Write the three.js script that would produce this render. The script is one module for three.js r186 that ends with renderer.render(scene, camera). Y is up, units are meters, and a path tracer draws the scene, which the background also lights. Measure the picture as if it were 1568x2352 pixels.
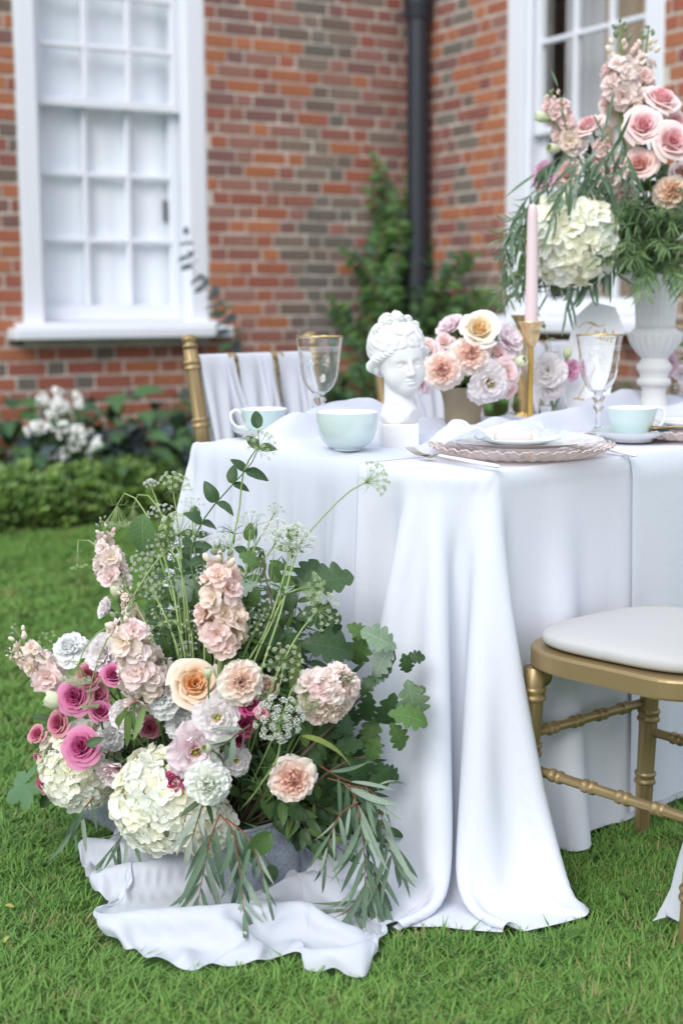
import * as THREE from 'three';
import { mergeGeometries, mergeVertices } from 'three/addons/utils/BufferGeometryUtils.js';
import { RoundedBoxGeometry } from 'three/addons/geometries/RoundedBoxGeometry.js';
import { ImprovedNoise } from 'three/addons/math/ImprovedNoise.js';
import { MarchingCubes } from 'three/addons/objects/MarchingCubes.js';

// ---------------------------------------------------------------- camera, sky, sun, exposure
const scene = new THREE.Scene();
const DEG = Math.PI / 180;
const camera = new THREE.PerspectiveCamera(39.23, 682 / 1024, 0.05, 300);
camera.position.set(0, 1.04, 0);
camera.rotation.order = 'YXZ';
camera.rotation.set(-8.2 * DEG, 0, -0.3 * DEG);
camera.focus = 2.56;
camera.userData.fStop = 2.75;
camera.updateMatrixWorld(true);

const renderer = new THREE.WebGLRenderer({ antialias: true });
renderer.setSize(682, 1024);
renderer.toneMapping = THREE.LinearToneMapping;
renderer.toneMappingExposure = 1.53;
renderer.shadowMap.enabled = true;

{ // overcast sky: smooth cloud, brighter towards the zenith
  const w = 128, h = 64, data = new Float32Array(w * h * 4);
  const n = new ImprovedNoise();
  for (let j = 0; j < h; j++) for (let i = 0; i < w; i++) {
    const el = (j + 0.5) / h * Math.PI - Math.PI / 2, az = i / w * Math.PI * 2;
    const s = Math.max(0, Math.sin(el));
    let k = 0.80 * (1 + 0.85 * s) / 1.5;
    k *= 1 + 0.07 * n.noise(Math.cos(az) * Math.cos(el) * 2 + 5, s * 3, Math.sin(az) * Math.cos(el) * 2);
    const o = (j * w + i) * 4;
    data[o] = k * 0.90; data[o + 1] = k * 0.975; data[o + 2] = k * 1.14; data[o + 3] = 1;
  }
  const sky = new THREE.DataTexture(data, w, h, THREE.RGBAFormat, THREE.FloatType);
  sky.mapping = THREE.EquirectangularReflectionMapping;
  sky.magFilter = sky.minFilter = THREE.LinearFilter; sky.needsUpdate = true;
  scene.background = sky; scene.environment = sky;
}
const sun = new THREE.DirectionalLight(0xfffcf8, 1.5);
sun.position.set(-4, 7.2, 6.0);
sun.target.position.set(0, 0, -3);
sun.castShadow = true; sun.shadow.radius = 60;
sun.shadow.mapSize.set(2048, 2048);
Object.assign(sun.shadow.camera, { left: -6, right: 6, top: 6, bottom: -6, near: 0.5, far: 30 });
scene.add(sun, sun.target);

// ---------------------------------------------------------------- helpers
const V = (x, y, z) => new THREE.Vector3(x, y, z);
const noise = new ImprovedNoise();
function rng(seed) { let a = seed >>> 0; return () => { a = (a + 0x6D2B79F5) | 0; let t = Math.imul(a ^ (a >>> 15), 1 | a); t = (t + Math.imul(t ^ (t >>> 7), 61 | t)) ^ t; return ((t ^ (t >>> 14)) >>> 0) / 4294967296; }; }
const R = rng(20240611);
const rr = (a, b) => a + (b - a) * R();
const lerp = (a, b, t) => a + (b - a) * t;
const clamp = (x, a = 0, b = 1) => Math.min(b, Math.max(a, x));
const smooth = (a, b, x) => { const t = clamp((x - a) / (b - a)); return t * t * (3 - 2 * t); };
const UP = V(0, 1, 0);

// a point of the photograph (1568 x 2352 grid) as a direction, and as a point on what it touches
const TAN = Math.tan(39.23 / 2 * DEG);
function ray(u, v) { return V((u / 784 - 1) * TAN * 682 / 1024, (1 - v / 1176) * TAN, -1).applyQuaternion(camera.quaternion); }
function at(u, v, d) { const r = ray(u, v); return camera.position.clone().addScaledVector(r, d / -r.z); }
function onY(u, v, y) { const r = ray(u, v); return camera.position.clone().addScaledVector(r, (y - camera.position.y) / r.y); }

const used = {};
function numbered(name) { const k = used[name] = (used[name] ?? -1) + 1; return k ? name + '_' + String(k).padStart(3, '0') : name; }
function tag(o, label, category, group, kind) {
  if (label) o.userData.label = label;
  if (category) o.userData.category = category;
  if (group) o.userData.group = group;
  if (kind) o.userData.kind = kind;
  return o;
}
function mesh(name, geo, mat, parent) {
  const m = new THREE.Mesh(geo, mat); m.name = name; m.castShadow = m.receiveShadow = true;
  if (parent) parent.add(m);
  return m;
}
function thing(name, label, category, group, pos) {
  const g = new THREE.Group(); g.name = numbered(name); scene.add(g);
  if (pos) g.position.copy(pos);
  return tag(g, label, category, group);
}
function topMesh(name, geo, mat, label, category, group, kind) {
  const m = mesh(numbered(name), geo, mat, scene); return tag(m, label, category, group, kind);
}
function structure(name, geo, mat) { const m = mesh(numbered(name), geo, mat, scene); m.userData.kind = 'structure'; return m; }
function copyOf(proto, pos, quat, scale, label, group) {
  const c = proto.clone(); c.name = numbered(proto.userData.kindName || proto.name);
  c.traverse(o => { if (o !== c) o.userData = { ...o.userData }; });
  c.userData = { ...proto.userData }; delete c.userData.kindName;
  if (pos) c.position.copy(pos); if (quat) c.quaternion.copy(quat); if (scale) c.scale.setScalar(scale);
  if (label) c.userData.label = label; if (group) c.userData.group = group;
  scene.add(c); return c;
}
const quatY = (dir, twist = 0) => new THREE.Quaternion().setFromUnitVectors(UP, dir.clone().normalize()).multiply(new THREE.Quaternion().setFromAxisAngle(UP, twist));
// frame whose +Y runs along dir and whose +Z leans to face
function quatFrame(dir, face) {
  const y = dir.clone().normalize(); let z = face.clone().addScaledVector(y, -face.dot(y));
  if (z.lengthSq() < 1e-8) z = V(0.3, 0.2, 1).addScaledVector(y, -V(0.3, 0.2, 1).dot(y)); z.normalize();
  const x = y.clone().cross(z);
  return new THREE.Quaternion().setFromRotationMatrix(new THREE.Matrix4().makeBasis(x, y, z));
}
function gridGeo(nu, nv, f, colorF) { // f(u,v) -> Vector3
  const p = [], uv = [], idx = [], c = [];
  for (let j = 0; j <= nv; j++) for (let i = 0; i <= nu; i++) {
    const q = f(i / nu, j / nv); p.push(q.x, q.y, q.z); uv.push(i / nu, j / nv);
    if (colorF) c.push(...colorF(i / nu, j / nv));
  }
  for (let j = 0; j < nv; j++) for (let i = 0; i < nu; i++) {
    const a = j * (nu + 1) + i, b = a + 1, d = a + nu + 1, e = d + 1; idx.push(a, b, e, a, e, d);
  }
  const g = new THREE.BufferGeometry();
  g.setAttribute('position', new THREE.Float32BufferAttribute(p, 3));
  g.setAttribute('uv', new THREE.Float32BufferAttribute(uv, 2));
  if (colorF) g.setAttribute('color', new THREE.Float32BufferAttribute(c, 3));
  g.setIndex(idx); g.computeVertexNormals(); return g;
}
function lathe(pts, seg = 32) { return new THREE.LatheGeometry(pts.map(([r, y]) => new THREE.Vector2(r, y)), seg); }
function curveOf(pts) { return new THREE.CatmullRomCurve3(pts, false, 'centripetal'); }
function tube(pts, r0, r1 = r0, seg = 12, rad = 6) {
  const c = pts.getPoint ? pts : curveOf(pts), fr = c.computeFrenetFrames(seg, false), P = V(0, 0, 0);
  return gridGeo(rad, seg, (u, v) => {
    const k = Math.round(v * seg), a = u * Math.PI * 2, r = lerp(r0, r1, v); c.getPointAt(v, P);
    return P.clone().addScaledVector(fr.normals[k], Math.cos(a) * r).addScaledVector(fr.binormals[k], Math.sin(a) * r);
  });
}
function merged(list) {
  const l = list.map(g => g.index ? g.toNonIndexed() : g).map(g => { for (const k of Object.keys(g.attributes)) if (!['position', 'normal', 'uv', 'color'].includes(k)) g.deleteAttribute(k); return g; });
  const col = l.some(g => g.attributes.color);
  if (col) for (const g of l) if (!g.attributes.color) g.setAttribute('color', new THREE.Float32BufferAttribute(new Array(g.attributes.position.count * 3).fill(1), 3));
  return mergeVertices(mergeGeometries(l), 1e-6);
}
function moved(g, x = 0, y = 0, z = 0, rx = 0, ry = 0, rz = 0, s = 1) {
  const c = g.clone(); c.applyMatrix4(new THREE.Matrix4().compose(V(x, y, z), new THREE.Quaternion().setFromEuler(new THREE.Euler(rx, ry, rz, 'YXZ')), typeof s === 'number' ? V(s, s, s) : s)); return c;
}
const box = (w, h, d, x = 0, y = 0, z = 0) => moved(new THREE.BoxGeometry(w, h, d), x, y, z);
const rbox = (w, h, d, r, x = 0, y = 0, z = 0) => moved(new RoundedBoxGeometry(w, h, d, 3, r), x, y, z);
function smoothGeo(g) { const c = g.clone(); c.deleteAttribute('normal'); c.deleteAttribute('uv'); const m = mergeVertices(c, 1e-5); m.computeVertexNormals(); return m; }

// textures: noise value in 0..1 tiles
function noiseTexture(size, f, srgb = true) {
  const d = new Uint8Array(size * size * 4);
  for (let j = 0; j < size; j++) for (let i = 0; i < size; i++) {
    const c = f(i / size, j / size), o = (j * size + i) * 4;
    d[o] = clamp(c[0]) * 255; d[o + 1] = clamp(c[1]) * 255; d[o + 2] = clamp(c[2]) * 255; d[o + 3] = 255;
  }
  const t = new THREE.DataTexture(d, size, size); t.wrapS = t.wrapT = THREE.RepeatWrapping; t.magFilter = THREE.LinearFilter; t.minFilter = THREE.LinearMipmapLinearFilter; t.generateMipmaps = true;
  if (srgb) t.colorSpace = THREE.SRGBColorSpace; t.needsUpdate = true; return t;
}
function tileNoise(x, y, f, s = 0) { // periodic fractal noise, x,y in 0..1
  let v = 0, a = 1, t = 0;
  for (let o = 0; o < 3; o++) {
    const F = f << o, X = x * F, Y = y * F;
    const n = (i, j) => noise.noise(X - i * F, Y - j * F, s + o * 7.3);
    const sx = x, sy = y;
    v += a * lerp(lerp(n(0, 0), n(1, 0), sx), lerp(n(0, 1), n(1, 1), sx), sy); t += a; a *= 0.55;
  }
  return v / t;
}
const std = (color, roughness = 0.8, o = {}) => new THREE.MeshStandardMaterial({ color, roughness, side: THREE.DoubleSide, ...o });
const phys = (color, roughness = 0.8, o = {}) => new THREE.MeshPhysicalMaterial({ color, roughness, side: THREE.DoubleSide, ...o });
const petalMat = (color = 0xffffff, tr = 0.22) => phys(color, 0.85, { transmission: tr, thickness: 0, vertexColors: true, specularIntensity: 0.3 });
const veinTex = (() => { // midrib and side veins, paler than the blade
  const c = document.createElement('canvas'); c.width = 128; c.height = 256; const x = c.getContext('2d'); x.fillStyle = '#d2d2d2'; x.fillRect(0, 0, 128, 256); const rg = rng(3);
  for (let i = 0; i < 900; i++) { const k = 190 + rg() * 50 | 0; x.fillStyle = `rgba(${k},${k},${k},.35)`; x.beginPath(); x.arc(rg() * 128, rg() * 256, 1 + rg() * 6, 0, 7); x.fill(); }
  x.strokeStyle = '#fff'; x.lineWidth = 4; x.beginPath(); x.moveTo(64, 0); x.lineTo(64, 256); x.stroke(); x.lineWidth = 1.6; for (let i = 0; i < 9; i++) for (const s of [-1, 1]) { x.beginPath(); x.moveTo(64, 240 - i * 26); x.quadraticCurveTo(64 + s * 32, 228 - i * 26, 64 + s * 66, 200 - i * 26); x.stroke(); }
  const t = new THREE.CanvasTexture(c); t.colorSpace = THREE.SRGBColorSpace; return t;
})();
const leafMat = (r, g, b, rough = 0.6, tr = 0.18) => phys(new THREE.Color().setRGB(r * 1.35, g * 1.35, b * 1.35), rough, { transmission: tr, thickness: 0, specularIntensity: 0.5, map: veinTex });

// ---------------------------------------------------------------- setting: lawn, bed
const TABLE_Y = 0.745;
const CORNER = onY(1050, 1096, TABLE_Y);                 // near corner of the table
const LA = 40.5 * DEG;
const LDIR = V(Math.cos(LA), 0, -Math.sin(LA)), SDIR = V(-Math.sin(LA), 0, -Math.cos(LA));
const TL = 2.0, TS = 43 * 0.0185;
const tableXY = (l, s, y = TABLE_Y) => CORNER.clone().addScaledVector(LDIR, l).addScaledVector(SDIR, s).setY(y);
const P0 = at(480, 700, 8.0).setY(0);
const wA = V(Math.cos(30 * DEG), 0, -0.5), wB = V(0.5, 0, Math.cos(30 * DEG));
function onPlane(u, v, p, n) { const r = ray(u, v), k = p.clone().sub(camera.position).dot(n) / r.dot(n); return camera.position.clone().addScaledVector(r, k); }
const nA = V(0.5, 0, Math.cos(30 * DEG)), nB = V(-Math.cos(30 * DEG), 0, 0.5);
const tyA = (u, v) => { const p = onPlane(u, v, P0, nA); return [p.clone().sub(P0).dot(wA), p.y]; };
const KT = tyA(948, 400)[0];
const K = P0.clone().addScaledVector(wA, KT);
const tyB = (u, v) => { const p = onPlane(u, v, K, nB); return [p.clone().sub(K).dot(wB), p.y]; };

const lawnTex = noiseTexture(256, (x, y) => {
  const a = tileNoise(x, y, 4, 1), b = tileNoise(x, y, 40, 2), c = tileNoise(x, y, 13, 5);
  const k = 0.5 + 0.25 * a + 0.9 * b;
  return [0.17 + 0.12 * k + 0.06 * c, 0.27 + 0.16 * k, 0.08 + 0.06 * k];
});
lawnTex.repeat.set(60, 60);
structure('lawn', moved(new THREE.PlaneGeometry(60, 60), 0, 0, -4, -Math.PI / 2), std(0xffffff, 1, { map: lawnTex }));
// soil bed along the wall
{
  const soilTex = noiseTexture(256, (x, y) => { const b = tileNoise(x, y, 16, 9), a = tileNoise(x, y, 5, 3); const k = 0.5 + 0.7 * b + 0.3 * a; return [0.26 + 0.2 * k, 0.2 + 0.15 * k, 0.16 + 0.12 * k]; });
  soilTex.repeat.set(4, 2);
  const front = onY(0, 1232, 0).sub(P0).dot(nA);
  const g = gridGeo(90, 14, (u, v) => {
    const t = lerp(-3, KT, u), d = lerp(0, front + 0.03 * noise.noise(t * 5, 2, 0), v);
    const p = P0.clone().addScaledVector(wA, t).addScaledVector(nA, d); p.y = 0.03 * smooth(0, 0.12, 1 - v) + 0.02 * noise.noise(t * 12, d * 12, 1) * (v < 1 ? 1 : 0) + 0.004; return p;
  });
  structure('flower_bed', g, std(0xffffff, 1, { map: soilTex }));
  // second bed along the right-hand wing
  const g2 = gridGeo(60, 10, (u, v) => {
    const t = lerp(0, 4, u), d = lerp(0, 0.75, v);
    const p = K.clone().addScaledVector(wB, t).addScaledVector(nB, d); p.y = 0.034 * smooth(0, 0.12, 1 - v) + 0.02 * noise.noise(t * 12, d * 12, 7) * (v < 1 ? 1 : 0) + 0.006; return p;
  });
  structure('flower_bed', g2, std(0xffffff, 1, { map: soilTex }));
}
// outline of the cloth that lies on the grass (traced on the ground)
const POOL = [[184, 1975], [192, 2015], [218, 2062], [246, 2092], [234, 2124], [233, 2150], [258, 2180], [320, 2212], [395, 2238], [440, 2246], [520, 2238], [590, 2232], [640, 2216], [690, 2220], [706, 2246], [770, 2254], [828, 2262], [862, 2216], [874, 2172], [872, 2128], [885, 2098], [905, 2078]].map(([u, v]) => onY(u, v, 0));
const inPoly = (x, z, poly) => { let c = false; for (let i = 0, j = poly.length - 1; i < poly.length; j = i++) { const a = poly[i], b = poly[j]; if ((a.z > z) !== (b.z > z) && x < (b.x - a.x) * (z - a.z) / (b.z - a.z) + a.x) c = !c; } return c; };

// ---------------------------------------------------------------- the brick house: two wings meeting at an inner corner
const house = thing('brick_house', 'red brick house wings with white sash windows meeting at inner corner', 'house');
const WHITE_PAINT = std(new THREE.Color().setRGB(0.80, 0.825, 0.875), 0.45);
const brickTex = noiseTexture(256, (x, y) => { const a = tileNoise(x, y, 6, 11), b = tileNoise(x, y, 32, 12), s = Math.max(0, tileNoise(x, y, 9, 21) - 0.12) * 1.6; const k = 0.86 + 0.5 * a + 0.35 * b; return [k + s * .25, k + s * .35, k + s * .38]; });
const brickBump = noiseTexture(256, (x, y) => { const b = 0.5 + 0.8 * tileNoise(x, y, 24, 15); return [b, b, b]; }, false);
const mortarTex = noiseTexture(256, (x, y) => { const a = tileNoise(x, y, 5, 31), b = tileNoise(x, y, 40, 32); const k = 0.9 + 0.25 * a + 0.35 * b; return [0.85 * k, 0.82 * k, 0.77 * k]; });
mortarTex.repeat.set(1.5, 1.5);
const MORTAR = std(0xffffff, 1, { map: mortarTex });
const BRICKS = [[.42, .13, .055], [.36, .11, .06], [.47, .165, .06], [.30, .10, .065], [.33, .13, .085], [.24, .12, .095], [.22, .165, .135], [.20, .175, .15], [.36, .17, .12], [.52, .19, .075], [.29, .215, .175], [.25, .215, .18]]
  .map(([r, g, b], i) => std([6, 7, 10, 11].includes(i) ? new THREE.Color().setRGB(r * 1.08, g * 1.05, b * 1.02) : new THREE.Color().setRGB(r * 1.06 + .05, g * 1.04 + .03, b * 1.0 + .04), 0.92, { map: brickTex, bumpMap: brickBump, bumpScale: 0.002 }));
const brickRows = { total: 0, single: 0 };
function brickBox(w, seed) { // a worn brick: box with jittered, slightly cut corners
  const rg = rng(seed), h = 0.0625, g = new RoundedBoxGeometry(w, h, 0.05, 1, 0.0035), p = g.attributes.position;
  const j = [...Array(8)].map(() => [(rg() - .5) * .005, (rg() - .5) * .004, (rg() - .5) * .003]);
  for (let i = 0; i < p.count; i++) { const k = (p.getX(i) > 0 ? 1 : 0) + (p.getY(i) > 0 ? 2 : 0) + (p.getZ(i) > 0 ? 4 : 0); p.setXYZ(i, p.getX(i) + j[k][0], p.getY(i) + j[k][1], p.getZ(i) + j[k][2]); }
  g.computeVertexNormals(); return g;
}
const STRETCH = [1, 2, 3, 4].map(i => brickBox(0.202, i)), HEAD = [5, 6, 7, 8].map(i => brickBox(0.096, i));
function makeWall(origin, turn, t0, t1, H, hole, toneF, seed, px) {
  const rg = rng(seed), s = new THREE.Shape([[t0, -0.1], [t1, -0.1], [t1, H], [t0, H]].map(a => new THREE.Vector2(...a)));
  s.holes.push(new THREE.Path([[hole[0], hole[2]], [hole[0], hole[3]], [hole[1], hole[3]], [hole[1], hole[2]]].map(a => new THREE.Vector2(...a))));
  const w = mesh('wall', moved(new THREE.ExtrudeGeometry(s, { depth: 0.3, bevelEnabled: false }), 0, 0, -0.3), MORTAR, house);
  w.position.copy(origin); w.rotation.y = turn; w.updateMatrixWorld(true);
  const list = [], CH = 0.0755;
  for (let k = 0; k * CH < H - 0.05; k++) {
    const y = (k + 0.5) * CH; let x = t0 - 0.3375 + (k % 2 ? 0.159 : 0) + (rg() - .5) * 0.012, head = k % 4 < 2;
    while (x < t1) {
      head = !head; const wd = head ? 0.096 : 0.202; let a = x, b = x + wd; x += wd + 0.0105 + (rg() - .5) * .003;
      a = Math.max(a, t0); b = Math.min(b, t1);
      if (b - a < 0.02) continue;
      const inY = y + 0.03 > hole[2] && y - 0.03 < hole[3];
      const put = (a, b) => { if (b - a > 0.025) list.push({ a, b, y, head: b - a < 0.12, r: rg(), r2: rg(), r3: rg() }); };
      if (inY && b > hole[0] - 0.008 && a < hole[1] + 0.008) { put(a, Math.min(b, hole[0] - 0.008)); put(Math.max(a, hole[1] + 0.008), b); } else put(a, b);
    }
  }
  for (const q of list) { // how large it shows
    const c = V((q.a + q.b) / 2, q.y, 0.01).applyMatrix4(w.matrixWorld), n = c.clone().project(camera);
    q.vis = Math.abs(n.x) < 1.02 && Math.abs(n.y) < 1.02 && n.z < 1; q.u = (n.x + 1) * 784; q.v = (1 - n.y) * 1176;
    q.size = q.vis && !px(q.u, q.v) ? (q.b - q.a) / (c.distanceTo(camera.position)) : 0;
    q.mat = toneF(q);
  }
  return { w, list };
}
// ---- left wing
const A = { f0: tyA(40, 300)[0], f1: tyA(473, 400)[0], sill: tyA(280, 750)[1] };
const holeA = [A.f0, A.f1, A.sill - 0.06, 3.1];
const pick = (r, list) => list[Math.min(list.length - 1, r * list.length | 0)];
const toneA = q => {
  const t = q.u, grey = Math.exp(-(((t - 742 + 25 * noise.noise(q.v * .01, 3, 0)) / 52) ** 2)), pale = smooth(740, 900, t) * smooth(1000, 500, q.v);
  if (t < 470) { if (q.v > 760) return q.head ? pick(q.r, [6, 7, 4, 0, 6, 7]) : pick(q.r, [0, 0, 1, 3, 1, 2]); return pick(q.r, [0, 0, 2, 1, 3, 5, 6, 2]); }
  if (q.r2 < grey * 0.95) return pick(q.r, [6, 7, 11, 6, 10, 7]);
  if (t < 650) return pick(q.r, q.v > 420 ? [2, 9, 0, 0, 8, 1, 9, 4] : [0, 2, 9, 8, 5, 1, 8, 4, 2, 5]);
  if (q.r3 < pale) return pick(q.r, [5, 4, 8, 8, 4, 10, 1]);
  return pick(q.r, [8, 4, 2, 8, 0, 5, 10]);
};
const hidden = (u, v) => v > 955 || (u > 830 && u < 1000 && v > 560) || (u > 420 && v > 880) || (u > 1120 && u < 1560 && v > 420) || (u > 925 && u < 992);
const wallA = makeWall(P0, 30 * DEG, -3.2, KT, 3.3, holeA, toneA, 501, hidden);
// ---- right wing
const B = { f0: tyB(1166, 200)[0], f1: tyB(1524, 120)[0], sill: tyB(1200, 735)[1] };
const holeB = [B.f0, B.f1, Math.max(0.5, B.sill - 0.05), 3.4];
const toneB = q => {
  const g = Math.exp(-(((q.u - 1052) / 26) ** 2)), pale = smooth(420, 640, q.v);
  if (q.r2 < g * 0.8) return pick(q.r, [6, 7, 11, 7]);
  if (q.r3 < pale * 0.75) return pick(q.r, [10, 8, 4, 10, 5]);
  if (q.u > 1090) return pick(q.r, [0, 2, 9, 0, 8, 3, 9]);
  return pick(q.r, [3, 5, 0, 4, 2, 5]);
};
const wallB = makeWall(K, -60 * DEG, 0, 5.5, 3.6, holeB, toneB, 502, hidden);
{
  const all = [...wallA.list.map(q => ({ q, w: wallA.w })), ...wallB.list.map(q => ({ q, w: wallB.w }))].sort((a, b) => b.q.size - a.q.size);
  let n = 0; const rest = new Map();
  all.forEach(({ q, w }, i) => {
    const L = q.b - q.a, base = q.head ? HEAD : STRETCH, bl = q.head ? 0.096 : 0.202, g = base[(q.r3 * 4) | 0];
    const px = (q.a + q.b) / 2, pz = -0.0205 + (q.r2 - .5) * 0.004;
    if (i < 300) { const m = mesh('brick', g, BRICKS[q.mat], w); m.position.set(px, q.y, pz); m.scale.x = L / bl; n++; }
    else { const k = q.mat; if (!rest.has(w)) rest.set(w, []); rest.get(w).push({ g: moved(g, px, q.y, pz, 0, 0, 0, V(L / bl, 1, 1)), k }); }
  });
  console.log('bricks', all.length, 'visible', all.filter(a => a.q.size > 0).length);
  for (const [w, l] of rest) { // the bricks past the limit, joined
    const gs = l.map(({ g, k }) => { const c = BRICKS[k].color, n = g.attributes.position.count, a = new Float32Array(n * 3); for (let i = 0; i < n; i++) a.set([c.r, c.g, c.b], i * 3); g.setAttribute('color', new THREE.BufferAttribute(a, 3)); return g; });
    const m = mesh('brickwork', mergeGeometries(gs), std(0xffffff, 0.92, { map: brickTex, vertexColors: true }), w); m.userData.kind = 'stuff';
  }
}
// ---- sash windows: box frame, two sashes with glazing bars, panes, sill
const GLASS = phys(0xffffff, 0.02, { transmission: 1, thickness: 0, ior: 1.45, specularIntensity: 0.8 });
function sashWindow(origin, turn, t0, t1, y0, yMeet, y1, cols, rowsLow, rowsUp, o) {
  const g = new THREE.Group(); g.name = 'sash_window'; house.add(g); g.position.copy(origin); g.rotation.y = turn;
  const FW = o.fw ?? 0.105, dz = -0.09, H = y1 - y0;
  const part = (n, geo, m = WHITE_PAINT) => mesh(n, geo, m, g);
  part('frame', merged([rbox(FW, H, 0.14, 0.006, t0 + FW / 2, (y0 + y1) / 2, -0.065), rbox(FW, H, 0.14, 0.006, t1 - FW / 2, (y0 + y1) / 2, -0.065), box(t1 - t0 - 2 * FW, 0.09, 0.139, (t0 + t1) / 2, y1 - 0.05, -0.066),
    box(0.02, H - 0.1, 0.02, t0 + FW + 0.01, (y0 + y1) / 2, -0.045), box(0.02, H - 0.1, 0.02, t1 - FW - 0.01, (y0 + y1) / 2, -0.045)]));
  const sx = o.sillOut ?? 0.09;
  part('sill', merged([rbox(t1 - t0 + sx * 2, 0.06, 0.26, 0.012, (t0 + t1) / 2, y0 - 0.032, 0.01), rbox(t1 - t0 + sx * 1.2, 0.028, 0.2, 0.008, (t0 + t1) / 2, y0 + 0.012, -0.02)]));
  const a = t0 + FW + 0.004, b = t1 - FW - 0.004;
  const sash = (name, ya, yb, rows, z, bot, top) => {
    const st = 0.05, gb = 0.026;
    part(name, merged([rbox(st, yb - ya, 0.045, 0.005, a + st / 2, (ya + yb) / 2, z), rbox(st, yb - ya, 0.045, 0.005, b - st / 2, (ya + yb) / 2, z), rbox(b - a - 2 * st + .004, bot, 0.044, 0.005, (a + b) / 2, ya + bot / 2, z), rbox(b - a - 2 * st + .004, top, 0.044, 0.005, (a + b) / 2, yb - top / 2, z)]));
    const x0 = a + st, x1 = b - st, p0 = ya + bot, p1 = yb - top;
    for (let i = 1; i < cols; i++) part('glazing_bar', rbox(gb, p1 - p0, 0.04, 0.008, lerp(x0, x1, i / cols), (p0 + p1) / 2, z));
    for (let i = 1; i < rows; i++) part('glazing_bar', rbox(x1 - x0, gb, 0.037, 0.008, (x0 + x1) / 2, lerp(p0, p1, i / rows), z));
    for (let i = 0; i < cols; i++) for (let j = 0; j < rows; j++) {
      const m = part('pane', new THREE.PlaneGeometry((x1 - x0) / cols - 0.01, (p1 - p0) / rows - 0.01), GLASS); m.position.set(lerp(x0, x1, (i + .5) / cols), lerp(p0, p1, (j + .5) / rows), z - 0.005); m.rotation.set((R() - .5) * .012, (R() - .5) * .012, 0);
    }
  };
  sash('lower_sash', y0 + 0.028, yMeet, rowsLow, dz - 0.05, 0.085, 0.035);
  sash('upper_sash', yMeet - 0.035, y1 - 0.09, rowsUp, dz, 0.042, 0.05);
  return { g, part, a, b };
}
{
  const yM = tyA(230, 228)[1], w = sashWindow(P0, 30 * DEG, A.f0, A.f1, A.sill, yM, 3.05, 3, 3, 3, {});
  // pale blind hanging right behind the glass
  const blind = w.part('blind', gridGeo(60, 2, (u, v) => V(lerp(w.a - 0.05, w.b + 0.05, u), lerp(A.sill, 3.2, v), -0.178 + 0.003 * Math.sin(u * 40) + 0.004 * noise.noise(u * 9, v * 2, 3))), std(new THREE.Color().setRGB(.88, .92, .97), 0.9));
  w.part('sash_handle', rbox(0.012, 0.12, 0.02, 0.004, w.b - 0.065, tyA(390, 480)[1], -0.165), std(0x20242a, 0.5));
  w.part('interior_wall', merged([box(w.b - w.a + 0.4, 3.2, 0.02, (w.a + w.b) / 2, 1.7, -0.32)]), std(0x9a948c, 0.9));
}
{
  const yM = tyB(1220, 292)[1], w = sashWindow(K, -60 * DEG, B.f0, B.f1, holeB[2] + 0.05, yM, 3.38, 3, 3, 3, { sillOut: 0.07, fw: 0.13 });
  const cx = (B.f0 + B.f1) / 2;
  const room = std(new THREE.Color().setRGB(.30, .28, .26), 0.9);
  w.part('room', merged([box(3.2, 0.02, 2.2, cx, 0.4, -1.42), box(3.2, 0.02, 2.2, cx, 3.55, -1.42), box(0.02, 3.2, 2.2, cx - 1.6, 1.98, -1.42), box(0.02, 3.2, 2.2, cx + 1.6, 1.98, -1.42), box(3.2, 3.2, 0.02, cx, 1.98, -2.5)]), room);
  const cur = (x0, x1, n, col) => w.part('curtain', gridGeo(140, 3, (u, v) => V(lerp(x0, x1, u) + 0.012 * Math.sin(v * 3 + u * 7), lerp(0.5, 3.5, v), -0.32 + 0.03 * Math.sin(u * n * 6.283 + 0.6 * Math.sin(u * 9)) + 0.012 * Math.sin(u * n * 14 + 1))), phys(new THREE.Color().setRGB(...col), 0.95, { transmission: 0.15, thickness: 0 }));
  cur(B.f0 + 0.1, B.f0 + 0.42, 6, [.60, .62, .64]); cur(B.f0 + 0.42, B.f1 - 0.28, 9, [.50, .40, .28]);
}
// ---- rainwater pipe in the corner
{
  const p = at(958, 700, 8.45), top = 3.5;
  const pipe = thing('drainpipe', 'dark grey cast iron drainpipe in the corner of the brick walls', 'drainpipe', null, V(p.x, 0, p.z));
  const m = std(new THREE.Color().setRGB(.028, .032, .042), 0.42, { metalness: 0.1 });
  mesh('pipe', lathe([[0.062, 0.06], [0.062, top]], 28), m, pipe);
  const yc = at(958, 8, 8.45).y;
  mesh('collar', lathe([[0.062, yc - 0.09], [0.074, yc - 0.085], [0.074, yc - 0.02], [0.082, yc - 0.015], [0.082, yc + 0.03], [0.074, yc + 0.035], [0.062, yc + 0.04]], 28), m, pipe);
  mesh('shoe', tube([V(0, 0.12, 0), V(0, 0.05, 0.01), V(0.02, 0.03, 0.1)], 0.06, 0.06, 8, 20), m, pipe);
  for (const y of [yc - 0.05, 0.9]) mesh('bracket', merged([box(0.2, 0.03, 0.012, 0, y, -0.03)]), m, pipe);
}

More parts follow.
